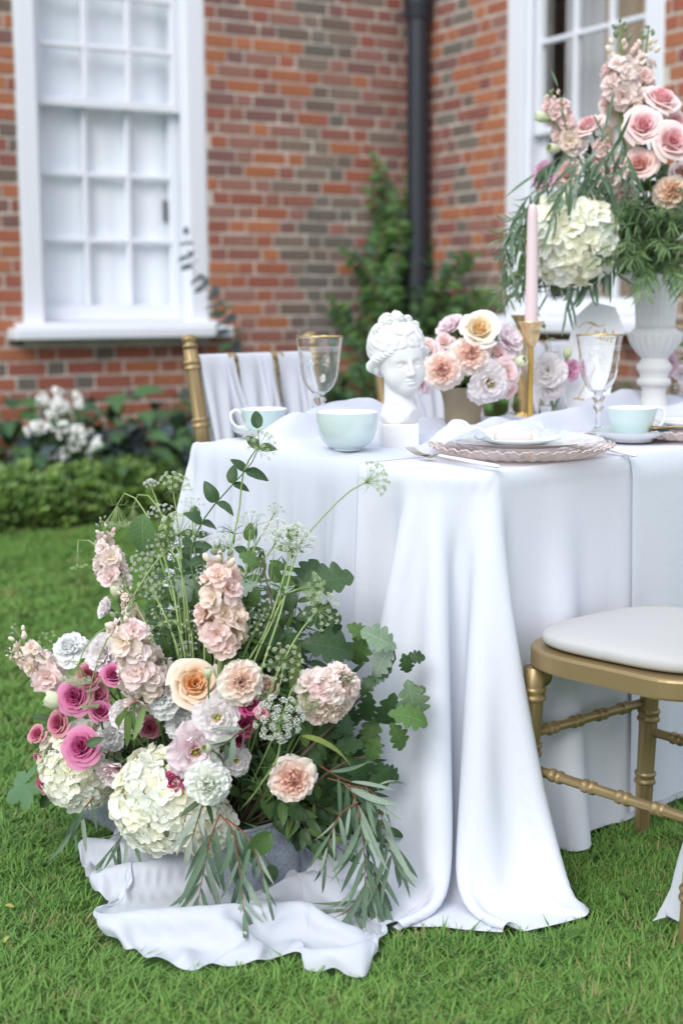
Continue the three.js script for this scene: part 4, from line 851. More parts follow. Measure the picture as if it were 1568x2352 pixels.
// hydrangea head made of four-petalled florets
const FLORETS = [1, 2, 3, 4].map(k => { const rg = rng(k * 31), l = []; for (let i = 0; i < 4; i++) { const geo = petalGeo({ L: 1, W: .52, nx: 3, ny: 3, curl: -.35 + .5 * rg(), a0: .1, cup: .28, ruf: .05, rf: 3, wide: .62, seed: k * 10 + i, col: v => mix3([.86, .90, .70], [1, 1, 1], smooth(0, .35, v)) }); l.push(moved(moved(geo, 0, 0, 0, -1.35 + (rg() - .5) * .3), 0, 0, 0, 0, i * Math.PI / 2 + (rg() - .5) * .3)); } l.push(moved(new THREE.SphereGeometry(.09, 5, 4), 0, .04, 0)); return merged(l); });
const HYD = [petalMat(0xfcfbec, .3), petalMat(0xf9fbf2, .3), petalMat(0xfbf8e2, .3)], HYDCORE = std(new THREE.Color().setRGB(.70, .74, .56), .9);
function makeHydrangea(seed, n, fs, mats = HYD, sq = .82) {
  const g = bloomGroup(), rg = rng(seed);
  mesh('core', moved(new THREE.IcosahedronGeometry(.76, 2), 0, 0, 0, 0, 0, 0, V(1, sq, 1)), HYDCORE, g);
  for (let i = 0; i < n; i++) {
    const y = 1 - 1.62 * (i + .5) / n, r = Math.sqrt(1 - y * y), a = i * 2.39996 + rg() * .3, k = .90 + .14 * rg() + .05 * noise.noise(r * Math.cos(a) * 3, y * 3, seed), d = V(r * Math.cos(a), y, r * Math.sin(a));
    const m = mesh('floret', FLORETS[(rg() * 4) | 0], mats[(rg() * mats.length) | 0], g); m.position.set(d.x * k, d.y * k * sq, d.z * k);
    m.quaternion.copy(quatY(d.clone().add(V(rg() - .5, rg() - .5, rg() - .5).multiplyScalar(1.0)), rg() * 6)); m.scale.setScalar(fs * (.85 + .35 * rg()));
  }
  return g;
}
// stock: ruffled double florets round an upright spike; unit = spike length
const STOCKF = [1, 2, 3].map(k => { const rg = rng(k * 97), l = []; for (let i = 0; i < 11; i++) { const f = i / 10, geo = petalGeo({ L: lerp(.65, 1, f), W: lerp(.34, .5, f), nx: 5, ny: 4, curl: lerp(.2, .9, f), cup: .1, ruf: .10, rf: 5 + rg() * 3, wide: .7, seed: k * 40 + i, col: v => mix3([.80, .84, .46], [1, 1, 1], smooth(.0, .4, v)) }); l.push(moved(moved(geo, 0, 0, 0, -lerp(.15, 1.25, f) + (rg() - .5) * .3), 0, .1 * (1 - f), 0, 0, i * 2.4 + rg() * .5)); } l.push(moved(lathe([[.0004, -.5], [.14, -.45], [.16, 0], [.0004, .1]], 7), 0, 0, 0)); return merged(l); });
const STOCKM = { peach: [petalMat(0xfbe9dc, .3), petalMat(0xfcede3, .3), petalMat(0xfae3d9, .3), petalMat(0xfbe4df, .3)], pink: [petalMat(0xfdece8, .3), petalMat(0xfdf1ec, .3), petalMat(0xfbe5e2, .3), petalMat(0xfdeee2, .3)], pale: [petalMat(0xfcefeb, .3), petalMat(0xfcf1ea, .3), petalMat(0xfae7e4, .3), petalMat(0xfceee2, .3)] };
const BUDG = merged([moved(new THREE.SphereGeometry(.5, 8, 7), 0, .5, 0, 0, 0, 0, V(.62, 1, .62))]), BUDM = [leafMat(.30, .36, .20, .7, .1), phys(new THREE.Color(0xf3e3cf), .8, { transmission: .15, thickness: 0 }), leafMat(.24, .32, .22, .7, .1), phys(new THREE.Color(0xf1d3ca), .8, { transmission: .15, thickness: 0 })];
const STEMM = leafMat(.24, .33, .12, .6, 0);
function makeStock(seed, mats, n = 16, fs = .2, rad = .16, buds = 10, top = .82, stemTo = -.4) {
  const g = bloomGroup(), rg = rng(seed);
  mesh('stalk', tube([V(0, stemTo, 0), V(.01, .2, .01), V(0, 1.02, 0)], .035, .018, 10, 6), STEMM, g);
  for (let i = 0; i < n; i++) {
    const f = i / Math.max(1, n - 1), a = i * 2.4 + rg() * .5, el = lerp(.0, .75, f) + (rg() - .5) * .7, rd = rad * lerp(1, .65, f) * (.75 + .45 * rg());
    const m = mesh('floret', STOCKF[(rg() * 3) | 0], mats[(rg() * mats.length) | 0], g); m.position.set(Math.cos(a) * rd, f * top + (rg() - .5) * .10, Math.sin(a) * rd);
    m.quaternion.copy(quatY(V(Math.cos(a) * Math.cos(el), Math.sin(el), Math.sin(a) * Math.cos(el)), rg() * 6)); m.scale.setScalar(fs * lerp(1.1, .75, f) * (.75 + .5 * rg()));
  }
  for (let i = 0; i < buds; i++) {
    const f = i / buds, a = i * 2.4, rd = lerp(.14, .03, f), y = lerp(top + .06, 1.08, f), m = mesh('bud', BUDG, BUDM[f > .45 ? (rg() < .5 ? 0 : 2) : (rg() < .6 ? 1 : 3)], g); m.position.set(Math.cos(a) * rd, y, Math.sin(a) * rd);
    m.quaternion.copy(quatY(V(Math.cos(a) * .7, 1, Math.sin(a) * .7))); m.scale.setScalar(lerp(.13, .06, f));
  }
  return g;
}
// lace-flower umbel: fine rays, each ending in a small cluster; unit = ray length
const UMB = [1, 2].map(k => { const rg = rng(k * 13), l = []; for (let i = 0; i < 26; i++) { const y = 1 - (i + .5) / 26 * .95, r = Math.sqrt(1 - y * y) * (.8 + .4 * rg()), a = i * 2.4, s = .13 + .1 * rg(); l.push(moved(new THREE.OctahedronGeometry(s, 0), r * Math.cos(a), y * .7, r * Math.sin(a), rg() * 3, rg() * 3, 0, V(1, .6, 1))); if (i % 2) l.push(tube([V(0, -.6, 0), V(r * Math.cos(a) * .6, y * .3, r * Math.sin(a) * .6)], .05, .04, 1, 3)); } return merged(l); });
const LACEW = phys(new THREE.Color().setRGB(.84, .87, .78), .85, { transmission: .2, thickness: 0 }), LACEG = phys(new THREE.Color().setRGB(.50, .63, .32), .85, { transmission: .2, thickness: 0 }), LACEM = phys(new THREE.Color().setRGB(.70, .78, .54), .85, { transmission: .2, thickness: 0 }), RAYM = leafMat(.33, .45, .17, .6, .1);
function makeUmbel(seed, n, spread, mat, us = .13, droop = 0) {
  const g = bloomGroup(), rg = rng(seed), rays = [];
  for (let i = 0; i < n; i++) {
    const f = (i + .5) / n, th = spread * Math.sqrt(f), a = i * 2.4, k = .88 + .2 * rg(), d = V(Math.sin(th) * Math.cos(a), Math.cos(th), Math.sin(th) * Math.sin(a)), e = d.clone().multiplyScalar(k); e.y += droop * Math.sin(th);
    rays.push(tube([V(0, 0, 0), d.clone().multiplyScalar(k * .5).add(V(0, .06 + droop * .2, 0)), e], .011, .008, 4, 3));
    const m = mesh('umbellet', UMB[i % 2], mat, g); m.position.copy(e); m.quaternion.copy(quatY(d, rg() * 6)); m.scale.setScalar(us * (.8 + .4 * rg()));
  }
  for (let i = 0; i < 9; i++) { const a = i * .7, q = .35 + .2 * rg(); rays.push(tube([V(0, 0, 0), V(Math.cos(a) * q * .7, -.02, Math.sin(a) * q * .7), V(Math.cos(a) * q, -.22 - .1 * rg(), Math.sin(a) * q)], .010, .004, 4, 3)); }
  mesh('rays', merged(rays), RAYM, g).userData.kind = 'stuff'; return g;
}
// leaves: base at origin, along +Y, face +Z, unit length
function leafGeo(wf, W, o = {}) {
  const { nx = 4, ny = 10, fold = .25, bend = .4, wave = 0, seed = 1, twist = 0 } = o, ph = seed * 2.1;
  return gridGeo(nx, ny, (u, v) => {
    const s = u * 2 - 1, w = W * wf(v, s), th = bend * v, y = Math.sin(th || 1e-6) / (bend || 1e-6), z = -(1 - Math.cos(th)) / (bend || 1e-6), x = s * w, zz = Math.abs(s) * w * fold + wave * W * Math.sin(v * 17 + ph) * s * s, c = Math.cos(twist * v), n = Math.sin(twist * v);
    return V(x * c - zz * n, (bend ? y : v) + 0, z + zz * c + x * n);
  });
}
const wOvate = v => Math.pow(Math.sin(Math.PI * Math.pow(v, .72)), .8) + .001, wLance = v => Math.pow(Math.sin(Math.PI * Math.pow(v, .8)), .7) + .001, wObov = v => Math.pow(Math.sin(Math.PI * Math.pow(v, 1.3)), .8) + .001;
const wOak = v => Math.pow(Math.sin(Math.PI * Math.pow(v, 1.2)), .7) * (.60 + .46 * Math.pow(Math.abs(Math.sin(Math.PI * (4.6 * Math.pow(v, .9) + .15))), .85)) + .004;
const LEAF = {
  ovate: [1, 2, 3].map(k => leafGeo(wOvate, .27, { bend: .3 + .25 * k, fold: .3, wave: .03, seed: k })),
  lance: [1, 2, 3, 4, 5].map(k => leafGeo(wLance, .048, { nx: 2, ny: 12, bend: [.7, -.9, 1.4, .3, -1.5][k - 1], fold: .3, twist: [.8, -1.0, 1.5, -.4, .6][k - 1], seed: k })),
  gum: [1, 2, 3].map(k => leafGeo(wLance, .085, { nx: 2, bend: [.6, -.6, 1.0][k - 1], fold: .25, twist: .5 * (k - 2), seed: k })),
  ruscus: [1, 2, 3].map(k => leafGeo(wOvate, .20, { bend: .3 * k, fold: .2, seed: k })),
  olive: [1, 2].map(k => leafGeo(wLance, .10, { nx: 2, bend: .3 * k, fold: .2, seed: k })),
  oak: [1, 2, 3].map(k => leafGeo(wOak, .34, { nx: 6, ny: 44, bend: .35 + .25 * k, fold: .18, wave: .05, seed: k })),
};
{ // lobed maple-like leaf
  const lobed = k => { const pts = 64, pos = [0, .42, 0], idx = []; for (let i = 0; i <= pts; i++) { const a = -Math.PI * .92 + 2 * Math.PI * .92 * i / pts, lob = Math.abs(Math.cos(a * 2.5)), r = (.30 + .24 * Math.pow(lob, .8) * (Math.abs(a) < 2.4 ? 1 : .5)) * (1 - .12 * Math.abs(a) / 3) * (1 + .05 * Math.sin(a * 19 + k)); const x = Math.sin(a) * r * 1.05, y = .42 + Math.cos(a) * r * 1.08; pos.push(x, y, -.18 * (x * x) * 2 - (.1 + .14 * k) * y * y + .05 * Math.sin(x * 9 + k)); } for (let i = 1; i <= pts; i++) idx.push(0, i + 1, i); const g = new THREE.BufferGeometry(); g.setAttribute('position', new THREE.Float32BufferAttribute(pos, 3)); g.setAttribute('uv', new THREE.Float32BufferAttribute(new Array(pos.length / 3 * 2).fill(.5), 2)); g.setIndex(idx); g.computeVertexNormals(); return g; };
  LEAF.lobed = [0, 1, 2].map(lobed);
}
const LM = { dark: leafMat(.040, .085, .030, .45), dark2: leafMat(.055, .11, .04, .45), mid: leafMat(.095, .18, .05, .5), fresh: leafMat(.17, .27, .07, .55, .28), euc: leafMat(.155, .235, .15, .6, .15), euc2: leafMat(.12, .20, .12, .6, .15), sage: leafMat(.30, .38, .29, .8, .15), olive: leafMat(.42, .46, .38, .8, .15), lime: leafMat(.27, .34, .08, .55, .3), bluish: leafMat(.10, .15, .16, .6, .1), red: std(new THREE.Color().setRGB(.22, .065, .03), .6), twig: std(new THREE.Color().setRGB(.10, .07, .045), .8) };
const LMS = { deep: [LM.dark, LM.dark2, LM.dark, LM.mid], euc: [LM.euc, LM.euc2, LM.euc, LM.sage] };
function leafMesh(parent, kind, mat, p, dir, face, len, rg = R) { const l = LEAF[kind], m = mesh('leaf', l[(rg() * l.length) | 0], mat, parent); m.position.copy(p); m.quaternion.copy(quatFrame(dir, face)); m.scale.setScalar(len); return m; }
const TOCAM = p => camera.position.clone().sub(p).normalize();
// branch with leaves along it; pts are world points, group origin = first point
function makeBranch(name, label, category, group, pts, o) {
  const { kind = 'ruscus', mats = LMS.deep, step = .02, len = [.03, .05], from = .15, droop = .2, spread = .9, r = .0016, stem = LM.twig, pair = true, seed = 1, faceCam = .5, end = true } = o, rg = rng(seed * 131 + 7);
  const g = thing(name, label, category, group, pts[0]); const loc = pts.map(p => p.clone().sub(pts[0])), c = curveOf(loc), L = c.getLength();
  mesh('stem', tube(c, r * 1.3, r * .5, 14, 5), stem, g);
  const put = (t, side) => {
    const p = c.getPointAt(t), tan = c.getTangentAt(t), sd = tan.clone().cross(TOCAM(p.clone().add(pts[0]))).normalize().multiplyScalar(side);
    const d = tan.clone().multiplyScalar(1 - spread * .55).addScaledVector(sd, spread * (.6 + .5 * rg())).add(V((rg() - .5) * .5, -droop + (rg() - .5) * .4, (rg() - .5) * .7)).normalize();
    const f = TOCAM(p.clone().add(pts[0])).multiplyScalar(faceCam).add(V((rg() - .5) * .9, .55 + (rg() - .5) * .6, (rg() - .5) * .6));
    leafMesh(g, kind, mats[(rg() * mats.length) | 0], p, d, f, lerp(len[0], len[1], rg()) * (1 - .3 * smooth(.75, 1, t)), rg);
  };
  const n = Math.max(2, L * (1 - from) / step | 0);
  for (let i = 0; i < n; i++) { const t = from + (1 - from) * (i + rg() * .4) / n; if (pair) { put(t, 1); put(t, -1); } else put(t, i % 2 ? 1 : -1); }
  if (end) leafMesh(g, kind, mats[0], c.getPointAt(1), c.getTangentAt(1), V(0, .5, .8), lerp(len[0], len[1], .4), rg);
  return g;
}
// a flower on its stem
function flower(name, label, category, group, proto, pos, dir, scale, stemTo, stemR = .0022, stemMat = GREEN_STEM) {
  const g = thing(name, label, category, group, pos), b = proto.clone(); g.add(b); b.quaternion.copy(quatY(dir, R() * 6.28)); b.scale.setScalar(scale);
  if (stemTo) { const e = stemTo.clone().sub(pos), d = dir.clone().normalize(); mesh('stem', tube([V(0, 0, 0).addScaledVector(d, -scale * .2), V(0, 0, 0).addScaledVector(d, -.05).lerp(e, .15), e.clone().multiplyScalar(.55).add(V((R() - .5) * .02, 0, (R() - .5) * .02)), e], stemR, stemR * 1.2, 12, 6), stemMat, g); }
  return g;
}

// ---------------------------------------------------------------- flower trough on the grass
const TR_END = onY(628, 2050, 0), TR_L = 0.56;
const trAxis = SDIR.clone(), trMid = TR_END.clone().addScaledVector(trAxis, TR_L / 2);
{
  const g = thing('metal_trough', 'grey galvanised metal trough holding the flowers on the chiffon', 'trough', null, trMid); g.rotation.y = Math.atan2(-trAxis.z, trAxis.x);
  const W = 0.15, H = 0.115, out = (w, l) => { const s = new THREE.Shape(), r = .03, a = l / 2, b = w / 2; s.moveTo(-a + r, -b); s.lineTo(a - r, -b); s.quadraticCurveTo(a, -b, a, -b + r); s.lineTo(a, b - r); s.quadraticCurveTo(a, b, a - r, b); s.lineTo(-a + r, b); s.quadraticCurveTo(-a, b, -a, b - r); s.lineTo(-a, -b + r); s.quadraticCurveTo(-a, -b, -a + r, -b); return s; };
  const zincTex = noiseTexture(256, (x, y) => { const k = .80 + .3 * tileNoise(x, y, 5, 51) + .3 * tileNoise(x, y, 30, 52); return [k * .93, k * .96, k]; });
  zincTex.repeat.set(5, 5);
  const zinc = std(new THREE.Color().setRGB(.66, .68, .70), 0.5, { metalness: .35, map: zincTex });
  const s = out(W, TR_L); s.holes.push(new THREE.Path(out(W - .006, TR_L - .006).getPoints(8).reverse()));
  mesh('wall', moved(new THREE.ExtrudeGeometry(s, { depth: H, bevelEnabled: false }), 0, H + .012, 0, Math.PI / 2), zinc, g);
  mesh('floor', moved(new THREE.ExtrudeGeometry(out(W - .007, TR_L - .007), { depth: .004, bevelEnabled: false }), 0, .02, 0, Math.PI / 2), zinc, g);
  const rim = curveOf([...out(W, TR_L).getPoints(8).map(p => V(p.x, H + .013, p.y))]); mesh('rolled_rim', tube(rim, .0035, .0035, 90, 8), zinc, g);
  const foam = thing('floral_foam', 'dark green floral foam packed inside the metal trough', 'floral foam', null, trMid.clone().setY(.022)); foam.rotation.y = g.rotation.y;
  mesh('block', rbox(TR_L - .05, .10, W - .03, .012, 0, .05, 0), std(new THREE.Color().setRGB(.035, .11, .055), .95), foam);
}
const rootAt = k => TR_END.clone().addScaledVector(trAxis, lerp(.06, TR_L - .05, clamp(k))).setY(.11).add(V((R() - .5) * .03, 0, (R() - .5) * .05));
const rootFor = u => rootAt((640 - u) / 420 * .55 + .1);
// depth of a bloom seen at (u, v): the front of the arrangement follows the trough, the top leans over it
const dF = (u, v, back = 0) => 2.27 + (u < 640 ? (640 - u) * .00062 : (u - 640) * .00025) + .16 * smooth(1560, 1150, v) + back;
const HOT = [hex('#b81f66'), hex('#c9487f'), hex('#dc7fa6')], CORAL = [hex('#b53258'), hex('#c75570'), hex('#d98a96')], CRIM = [hex('#a80f4c'), hex('#b52660'), hex('#c74c7a')], PEACH = [hex('#f59f48'), hex('#f8d3a6'), hex('#f9e6cf')];
const roseP = { hot: [makeRose(11, ...HOT, .75, 34, .66), makeRose(12, ...HOT, .5, 30, .66)], coral: [makeRose(13, ...CORAL, .45, 18, .62), makeRose(14, ...CORAL, .7, 22, .62)], crim: [makeRose(15, ...CRIM, .5, 20, .75)], peach: [makeRose(16, ...PEACH, .75, 28, .55)] };
const rose = (k, i, u, v, rpx, dir, label, back = 0) => { const d = dF(u, v, back), r = rpx / 3300 * d; flower(k === 'peach' ? 'peach_rose' : 'spray_rose', label, 'rose', 'roses in the floor arrangement', roseP[k][i], at(u, v, d), dir, r * 1.22, rootFor(u)); };
rose('hot', 0, 176, 1602, 36, V(-.15, .35, 1), 'open magenta spray rose under the green lace flower');
rose('hot', 1, 262, 1556, 30, V(.1, .75, .8), 'magenta spray rose beneath the pale pink lisianthus');
rose('coral', 1, 212, 1556, 34, V(-.4, .5, .8), 'rose pink spray rose beside the drooping white umbel', .03);
rose('coral', 1, 222, 1600, 26, V(.3, .4, .8), 'dusky pink spray rose half hidden behind the open magenta rose', .03);
rose('hot', 1, 230, 1640, 27, V(.25, .75, .7), 'small magenta spray rose above the white hydrangea');
rose('hot', 0, 192, 1718, 40, V(-.15, .45, .9), 'magenta spray rose lying on the white hydrangea', -.05);
rose('coral', 0, 92, 1690, 25, V(-.45, .5, .7), 'pink rosebud at the outer edge above a small coral bud');
rose('coral', 1, 142, 1662, 30, V(-.5, .3, .7), 'coral pink spray rose beside the white hydrangea', .03);
rose('coral', 0, 93, 1737, 15, V(-.5, -.3, .8), 'small coral rosebud hanging under the outer pink bud');
rose('coral', 1, 112, 1795, 30, V(-.85, -.1, .4), 'coral rose half hidden behind the white hydrangea edge', .02);
rose('coral', 0, 343, 1672, 28, V(.2, .3, .9), 'dusky pink rosebud behind the hanging gum leaves', .06);
rose('crim', 0, 406, 1797, 30, V(-.3, .2, 1), 'crimson rosebud tucked between hydrangea and white lisianthus', -.03);
rose('crim', 0, 575, 1625, 27, V(.1, .6, .8), 'crimson rose below the cream carnation', .02);
rose('coral', 0, 598, 1641, 17, V(.3, .6, .7), 'small coral rosebud beside the white lace flower');
rose('crim', 0, 562, 1668, 25, V(.4, .3, .8), 'crimson rose behind the white pink-edged lisianthus', .04);
rose('crim', 0, 545, 1695, 20, V(.4, -.1, .8), 'crimson rosebud beneath the crimson rose by olive leaves', .05);
rose('peach', 0, 448, 1574, 54, V(.12, .42, .9), 'large peach rose beside the cream carnation');
const carnP = { peach: makeCarnation(21, hex('#efa083'), hex('#f5e4d0')), cream: makeCarnation(22, hex('#f0b99c'), hex('#f5ecd8')), white: makeCarnation(23, hex('#eef0ee'), hex('#f5f6f6')), green: makeCarnation(24, hex('#e4ecd4'), hex('#f3f6f0')) };
const carn = (k, u, v, rpx, dir, label, back = 0) => { const d = dF(u, v, back); flower('carnation', label, 'carnation', 'carnations in the floor arrangement', carnP[k], at(u, v, d), dir, rpx / 3300 * d * 1.06, rootFor(u)); };
carn('cream', 553, 1567, 57, V(.1, .35, 1), 'cream and peach carnation above the crimson roses');
carn('peach', 672, 1786, 60, V(.05, .15, 1), 'peach-centred cream carnation alone among dark leaves', .02);
carn('white', 374, 1606, 46, V(-.2, .35, .9), 'pure white carnation left of the peach rose');
carn('white', 163, 1493, 46, V(-.2, .75, .6), 'white carnation behind the drooping white umbel', .05);
carn('green', 478, 1798, 58, V(.05, .1, 1), 'big white ruffled bloom with greenish centre beside the hydrangea', -.04);
const lisP = { white: makeLisianthus(31, hex('#f0eadf'), hex('#ecdde2')), pink: makeLisianthus(32, hex('#e9b9c6'), hex('#efd8df'), 1.1), pale: makeLisianthus(33, hex('#efe0e2'), hex('#f2e6e6'), .8, false), blush: makeLisianthus(34, hex('#e4b3ba'), hex('#f0dcdc'), .85, false) };
const lis = (k, u, v, rpx, dir, label, back = 0) => { const d = dF(u, v, back); flower('lisianthus', label, 'lisianthus', 'lisianthus in the floor arrangement', lisP[k], at(u, v, d), dir, rpx / 3300 * d * 1.2, rootFor(u)); };
lis('white', 500, 1648, 56, V(.1, .25, 1), 'white lisianthus with pink edges and dark gold centre', -.02);
lis('pink', 446, 1722, 62, V(.2, .1, 1), 'ruffled pink lisianthus with yellow stamens', -.02);
lis('pale', 300, 1640, 46, V(-.4, .1, .9), 'white lisianthus beside the pure white carnation');
lis('pale', 245, 1504, 48, V(-.45, .25, .8), 'pale pink lisianthus above the magenta roses', .02);
lis('blush', 272, 1764, 50, V(-.3, -.5, .8), 'blush lisianthus seen from the side between two hydrangeas', .0);
lis('pale', 252, 1400, 30, V(-.8, .4, .4), 'cream green lisianthus bud opening below the stock spike', .05);
// half-open buds
const budP = (() => { const g = bloomGroup(); for (let i = 0; i < 7; i++) { const m = mesh('petal', wrapPetal({ r0: .06, r1: .2 + .05 * i / 6, h: 1, al: 1.2, belly: .22, curl: .06 * i / 6, ruf: .02, seed: 400 + i, col: v => mix3([.55, .66, .30], [.84, .86, .66], smooth(.1, .8, v)) }), PETAL, g); m.rotation.y = i * 2.4; } mesh('calyx', lathe([[.0004, -.12], [.1, -.1], [.14, .05], [.0004, .1]], 8), CALYX, g); return g; })();
const bud = (u, v, len, dir, label, back = 0) => { const d = dF(u, v, back); flower('lisianthus_bud', label, 'flower bud', 'lisianthus buds in the floor arrangement', budP, at(u, v, d), dir, len / 3300 * d, rootFor(u), .0016); };
bud(160, 1618, 62, V(-1, .35, .2), 'pale green lisianthus bud beside the open magenta rose');
bud(484, 1722, 34, V(-.4, .4, .8), 'round pale green bud in front of the pink lisianthus', -.08);
bud(478, 1560, 30, V(0, 1, .1), 'slim green bud standing in front of the peach rose', -.06);
bud(270, 1378, 40, V(-.1, 1, .2), 'green cream bud above the opening lisianthus', .02);
// hydrangeas
const hydP = makeHydrangea(41, 150, .235), hydP2 = makeHydrangea(42, 130, .25);
const hyd = (p, u, v, rpx, dir, label, back) => { const d = dF(u, v, back); flower('hydrangea', label, 'hydrangea', 'hydrangeas in the floor arrangement', p, at(u, v, d), dir, rpx / 3300 * d, rootFor(u), .004); };
hyd(hydP2, 188, 1758, 96, V(-.3, .35, .9), 'white hydrangea head carrying a magenta rose', .06);
hyd(hydP, 376, 1838, 116, V(-.1, .15, 1), 'large creamy hydrangea head in front of the trough', -.005);
hyd(hydP2, 470, 1895, 70, V(.2, -.3, 1), 'cream hydrangea head below the big white ruffled bloom', .03);
// stocks
const stP = { s1: makeStock(51, STOCKM.peach, 19, .205, .15, 11), s2: makeStock(52, STOCKM.pale, 22, .225, .17, 6, .85), s3: makeStock(53, STOCKM.pale, 11, .23, .15, 12, .62), s4: makeStock(54, STOCKM.pink, 8, .24, .14, 7, .7), s5: makeStock(55, STOCKM.pink, 26, .29, .27, 9, .70, -.2) };
const stock = (p, u, v, lenpx, dir, label, back = 0) => { const d = dF(u, v, back), L = lenpx / 3300 * d; flower('stock_stem', label, 'stock flower', 'stock stems in the floor arrangement', p, at(u, v, d), dir, L, rootFor(u), .003); };
stock(stP.s1, 506, 1475, 215, V(.03, 1, .12), 'peach stock spike standing tall in the middle of the arrangement', -.02);
stock(stP.s2, 342, 1590, 205, V(-.26, 1, .25), 'pale blush stock spike beside the white carnation', -.02);
stock(stP.s3, 262, 1330, 140, V(-.15, 1, .1), 'blush stock spike with green buds under the drooping lace flower', .02);
stock(stP.s4, 306, 1425, 90, V(-.2, 1, .2), 'pink stock florets behind the opening lisianthus bud', .04);
stock(stP.s4, 118, 1562, 150, V(-.55, .9, .15), 'loose peach stock spike reaching out over the lawn', .02);
stock(stP.s4, 72, 1530, 70, V(-.7, .6, .3), 'small blush stock tip at the outermost edge over the lawn', .04);
stock(stP.s5, 742, 1598, 142, V(.45, .55, .8), 'round blush stock cluster on the table side of the arrangement', .04);
// lace flowers: [u, v, ray px, axis, n, spread, material, label, stem route in px]
const umP = {}; const um = (n, sp, mat, us, dr) => umP[[n, sp, us, dr, mat.uuid]] ??= makeUmbel(n * 3 + 61, n, sp, mat, us * .95, dr);
function lace(u, v, rpx, dir, n, sp, mat, label, route = [], us = .12, dr = 0, back = 0) {
  const d = dF(u, v, back + .02), p = at(u, v, d), g = thing('lace_flower', label, 'lace flower', 'lace flowers in the floor arrangement', p), b = um(n, sp, mat, us, dr).clone(); g.add(b); b.quaternion.copy(quatY(dir, R() * 6)); b.scale.setScalar(rpx / 3300 * d * 1.1);
  const pts = [V(0, 0, 0), ...route.map(([a, c]) => at(a, c, dF(a, c, back + .03)).sub(p)), rootFor(route.length ? route[route.length - 1][0] : u).sub(p)];
  const c = curveOf(pts); mesh('stem', tube(c, .0014, .0024, 26, 6), RAYM, g);
  const lf = []; for (const t of [.22, .34]) { const o = c.getPointAt(t); for (let i = 0; i < 7; i++) { const a = V(R() - .5, R() * .5 - .1, R() - .5).normalize().multiplyScalar(.022 + .02 * R()); lf.push(tube([o, o.clone().addScaledVector(a, .55).add(V(0, .004, 0)), o.clone().add(a)], .0007, .0003, 4, 3)); const q = o.clone().addScaledVector(a, .6); lf.push(tube([q, q.clone().add(V((R() - .5) * .02, .012 * R(), (R() - .5) * .02))], .0006, .0003, 2, 3)); } }
  mesh('feathery_leaf', merged(lf), LM.mid, g).userData.kind = 'stuff';
}
lace(840, 1108, 46, V(.75, .35, .3), 22, 1.0, LACEG, 'green lace flower leaning out over the tablecloth on a long stem', [[800, 1130], [735, 1195], [690, 1250], [640, 1420], [600, 1540]], .11);
lace(588, 1032, 42, V(.35, .45, .4), 24, 1.15, LACEM, 'topmost green lace flower in front of the far teacup', [[560, 1080], [548, 1180], [520, 1300], [500, 1450]], .12);
lace(668, 1262, 52, V(.15, .9, .5), 34, 1.1, LACEW, 'broad white lace flower on the table side', [[650, 1330], [610, 1450], [560, 1540]], .15);
lace(640, 1238, 40, V(-.35, .85, .4), 22, 1.0, LACEW, 'white lace flower behind the broad white one', [[600, 1300], [575, 1420]], .14, 0, .05);
lace(525, 1260, 36, V(-.2, .9, .3), 24, 1.2, LACEW, 'small white lace flower above the tall peach stock', [[540, 1330], [530, 1450]], .13, 0, .06);
lace(575, 1215, 40, V(.1, 1, .2), 18, 1.2, LACEW, 'loose white lace flower before the cloth near olive sprigs', [[565, 1320], [545, 1450]], .12, 0, .07);
lace(412, 1232, 50, V(.1, .85, .4), 30, 1.15, LACEM, 'wide pale lace flower at the table corner edge', [[420, 1300], [430, 1420], [440, 1520]], .13, 0, .05);
lace(398, 1130, 40, V(.25, .95, .2), 26, 1.15, LACEM, 'upright pale lace flower against the hedge', [[408, 1200], [420, 1330], [430, 1480]], .12, 0, .06);
lace(345, 1115, 13, V(-.2, .8, .4), 12, 1.3, LACEW, 'tiny white lace flower beside the upright pale one', [[360, 1150], [390, 1250], [420, 1400]], .3, 0, .06);
lace(269, 1160, 48, V(0, -1, .15), 34, .72, LACEG, 'drooping green lace flower hanging from a hooked stem', [[278, 1140], [292, 1132], [312, 1146], [345, 1200], [380, 1290], [410, 1430]], .10, 0, .0);
lace(305, 1165, 40, V(.1, -1, -.1), 24, .7, LACEG, 'second drooping green lace flower behind the large oval leaf', [[312, 1140], [335, 1135], [365, 1170], [395, 1270], [415, 1420]], .10, 0, .04);
lace(178, 1268, 34, V(.1, -1, .15), 14, .6, LACEG, 'small drooping green lace flower over the lawn', [[181, 1240], [205, 1242], [235, 1270], [300, 1370], [350, 1470]], .11);
lace(330, 1300, 34, V(.2, .4, .8), 24, 1.2, LACEW, 'white lace flower under the large oval leaf', [[360, 1370], [400, 1470]], .14, 0, .03);
lace(342, 1345, 32, V(.3, -.2, .8), 20, 1.1, LACEW, 'white lace flower beside the blush stock spike', [[372, 1400], [410, 1500]], .14);
lace(688, 1352, 50, V(.85, -.05, .4), 26, .85, LACEG, 'sideways green lace flower before the oak leaves', [[660, 1362], [620, 1440], [580, 1530]], .11);
lace(730, 1400, 44, V(.4, .1, .9), 20, 1.25, LACEM, 'open green lace flower before the oak leaves above the rounded stock', [[690, 1450], [640, 1540]], .12);
lace(652, 1518, 44, V(0, .2, 1), 24, 1.3, LACEM, 'open pale green lace flower beside the rounded blush stock', [[640, 1580], [600, 1620]], .12);
lace(700, 1580, 48, V(.1, -.75, .5), 26, .8, LACEG, 'drooping green lace flower under the rounded blush stock', [[688, 1566], [672, 1580], [650, 1640]], .11);
lace(640, 1652, 56, V(.05, .3, .95), 24, 1.15, LACEW, 'bright white lace flower beside the crimson rosebuds', [[640, 1730], [600, 1800]], .17, 0, -.03);
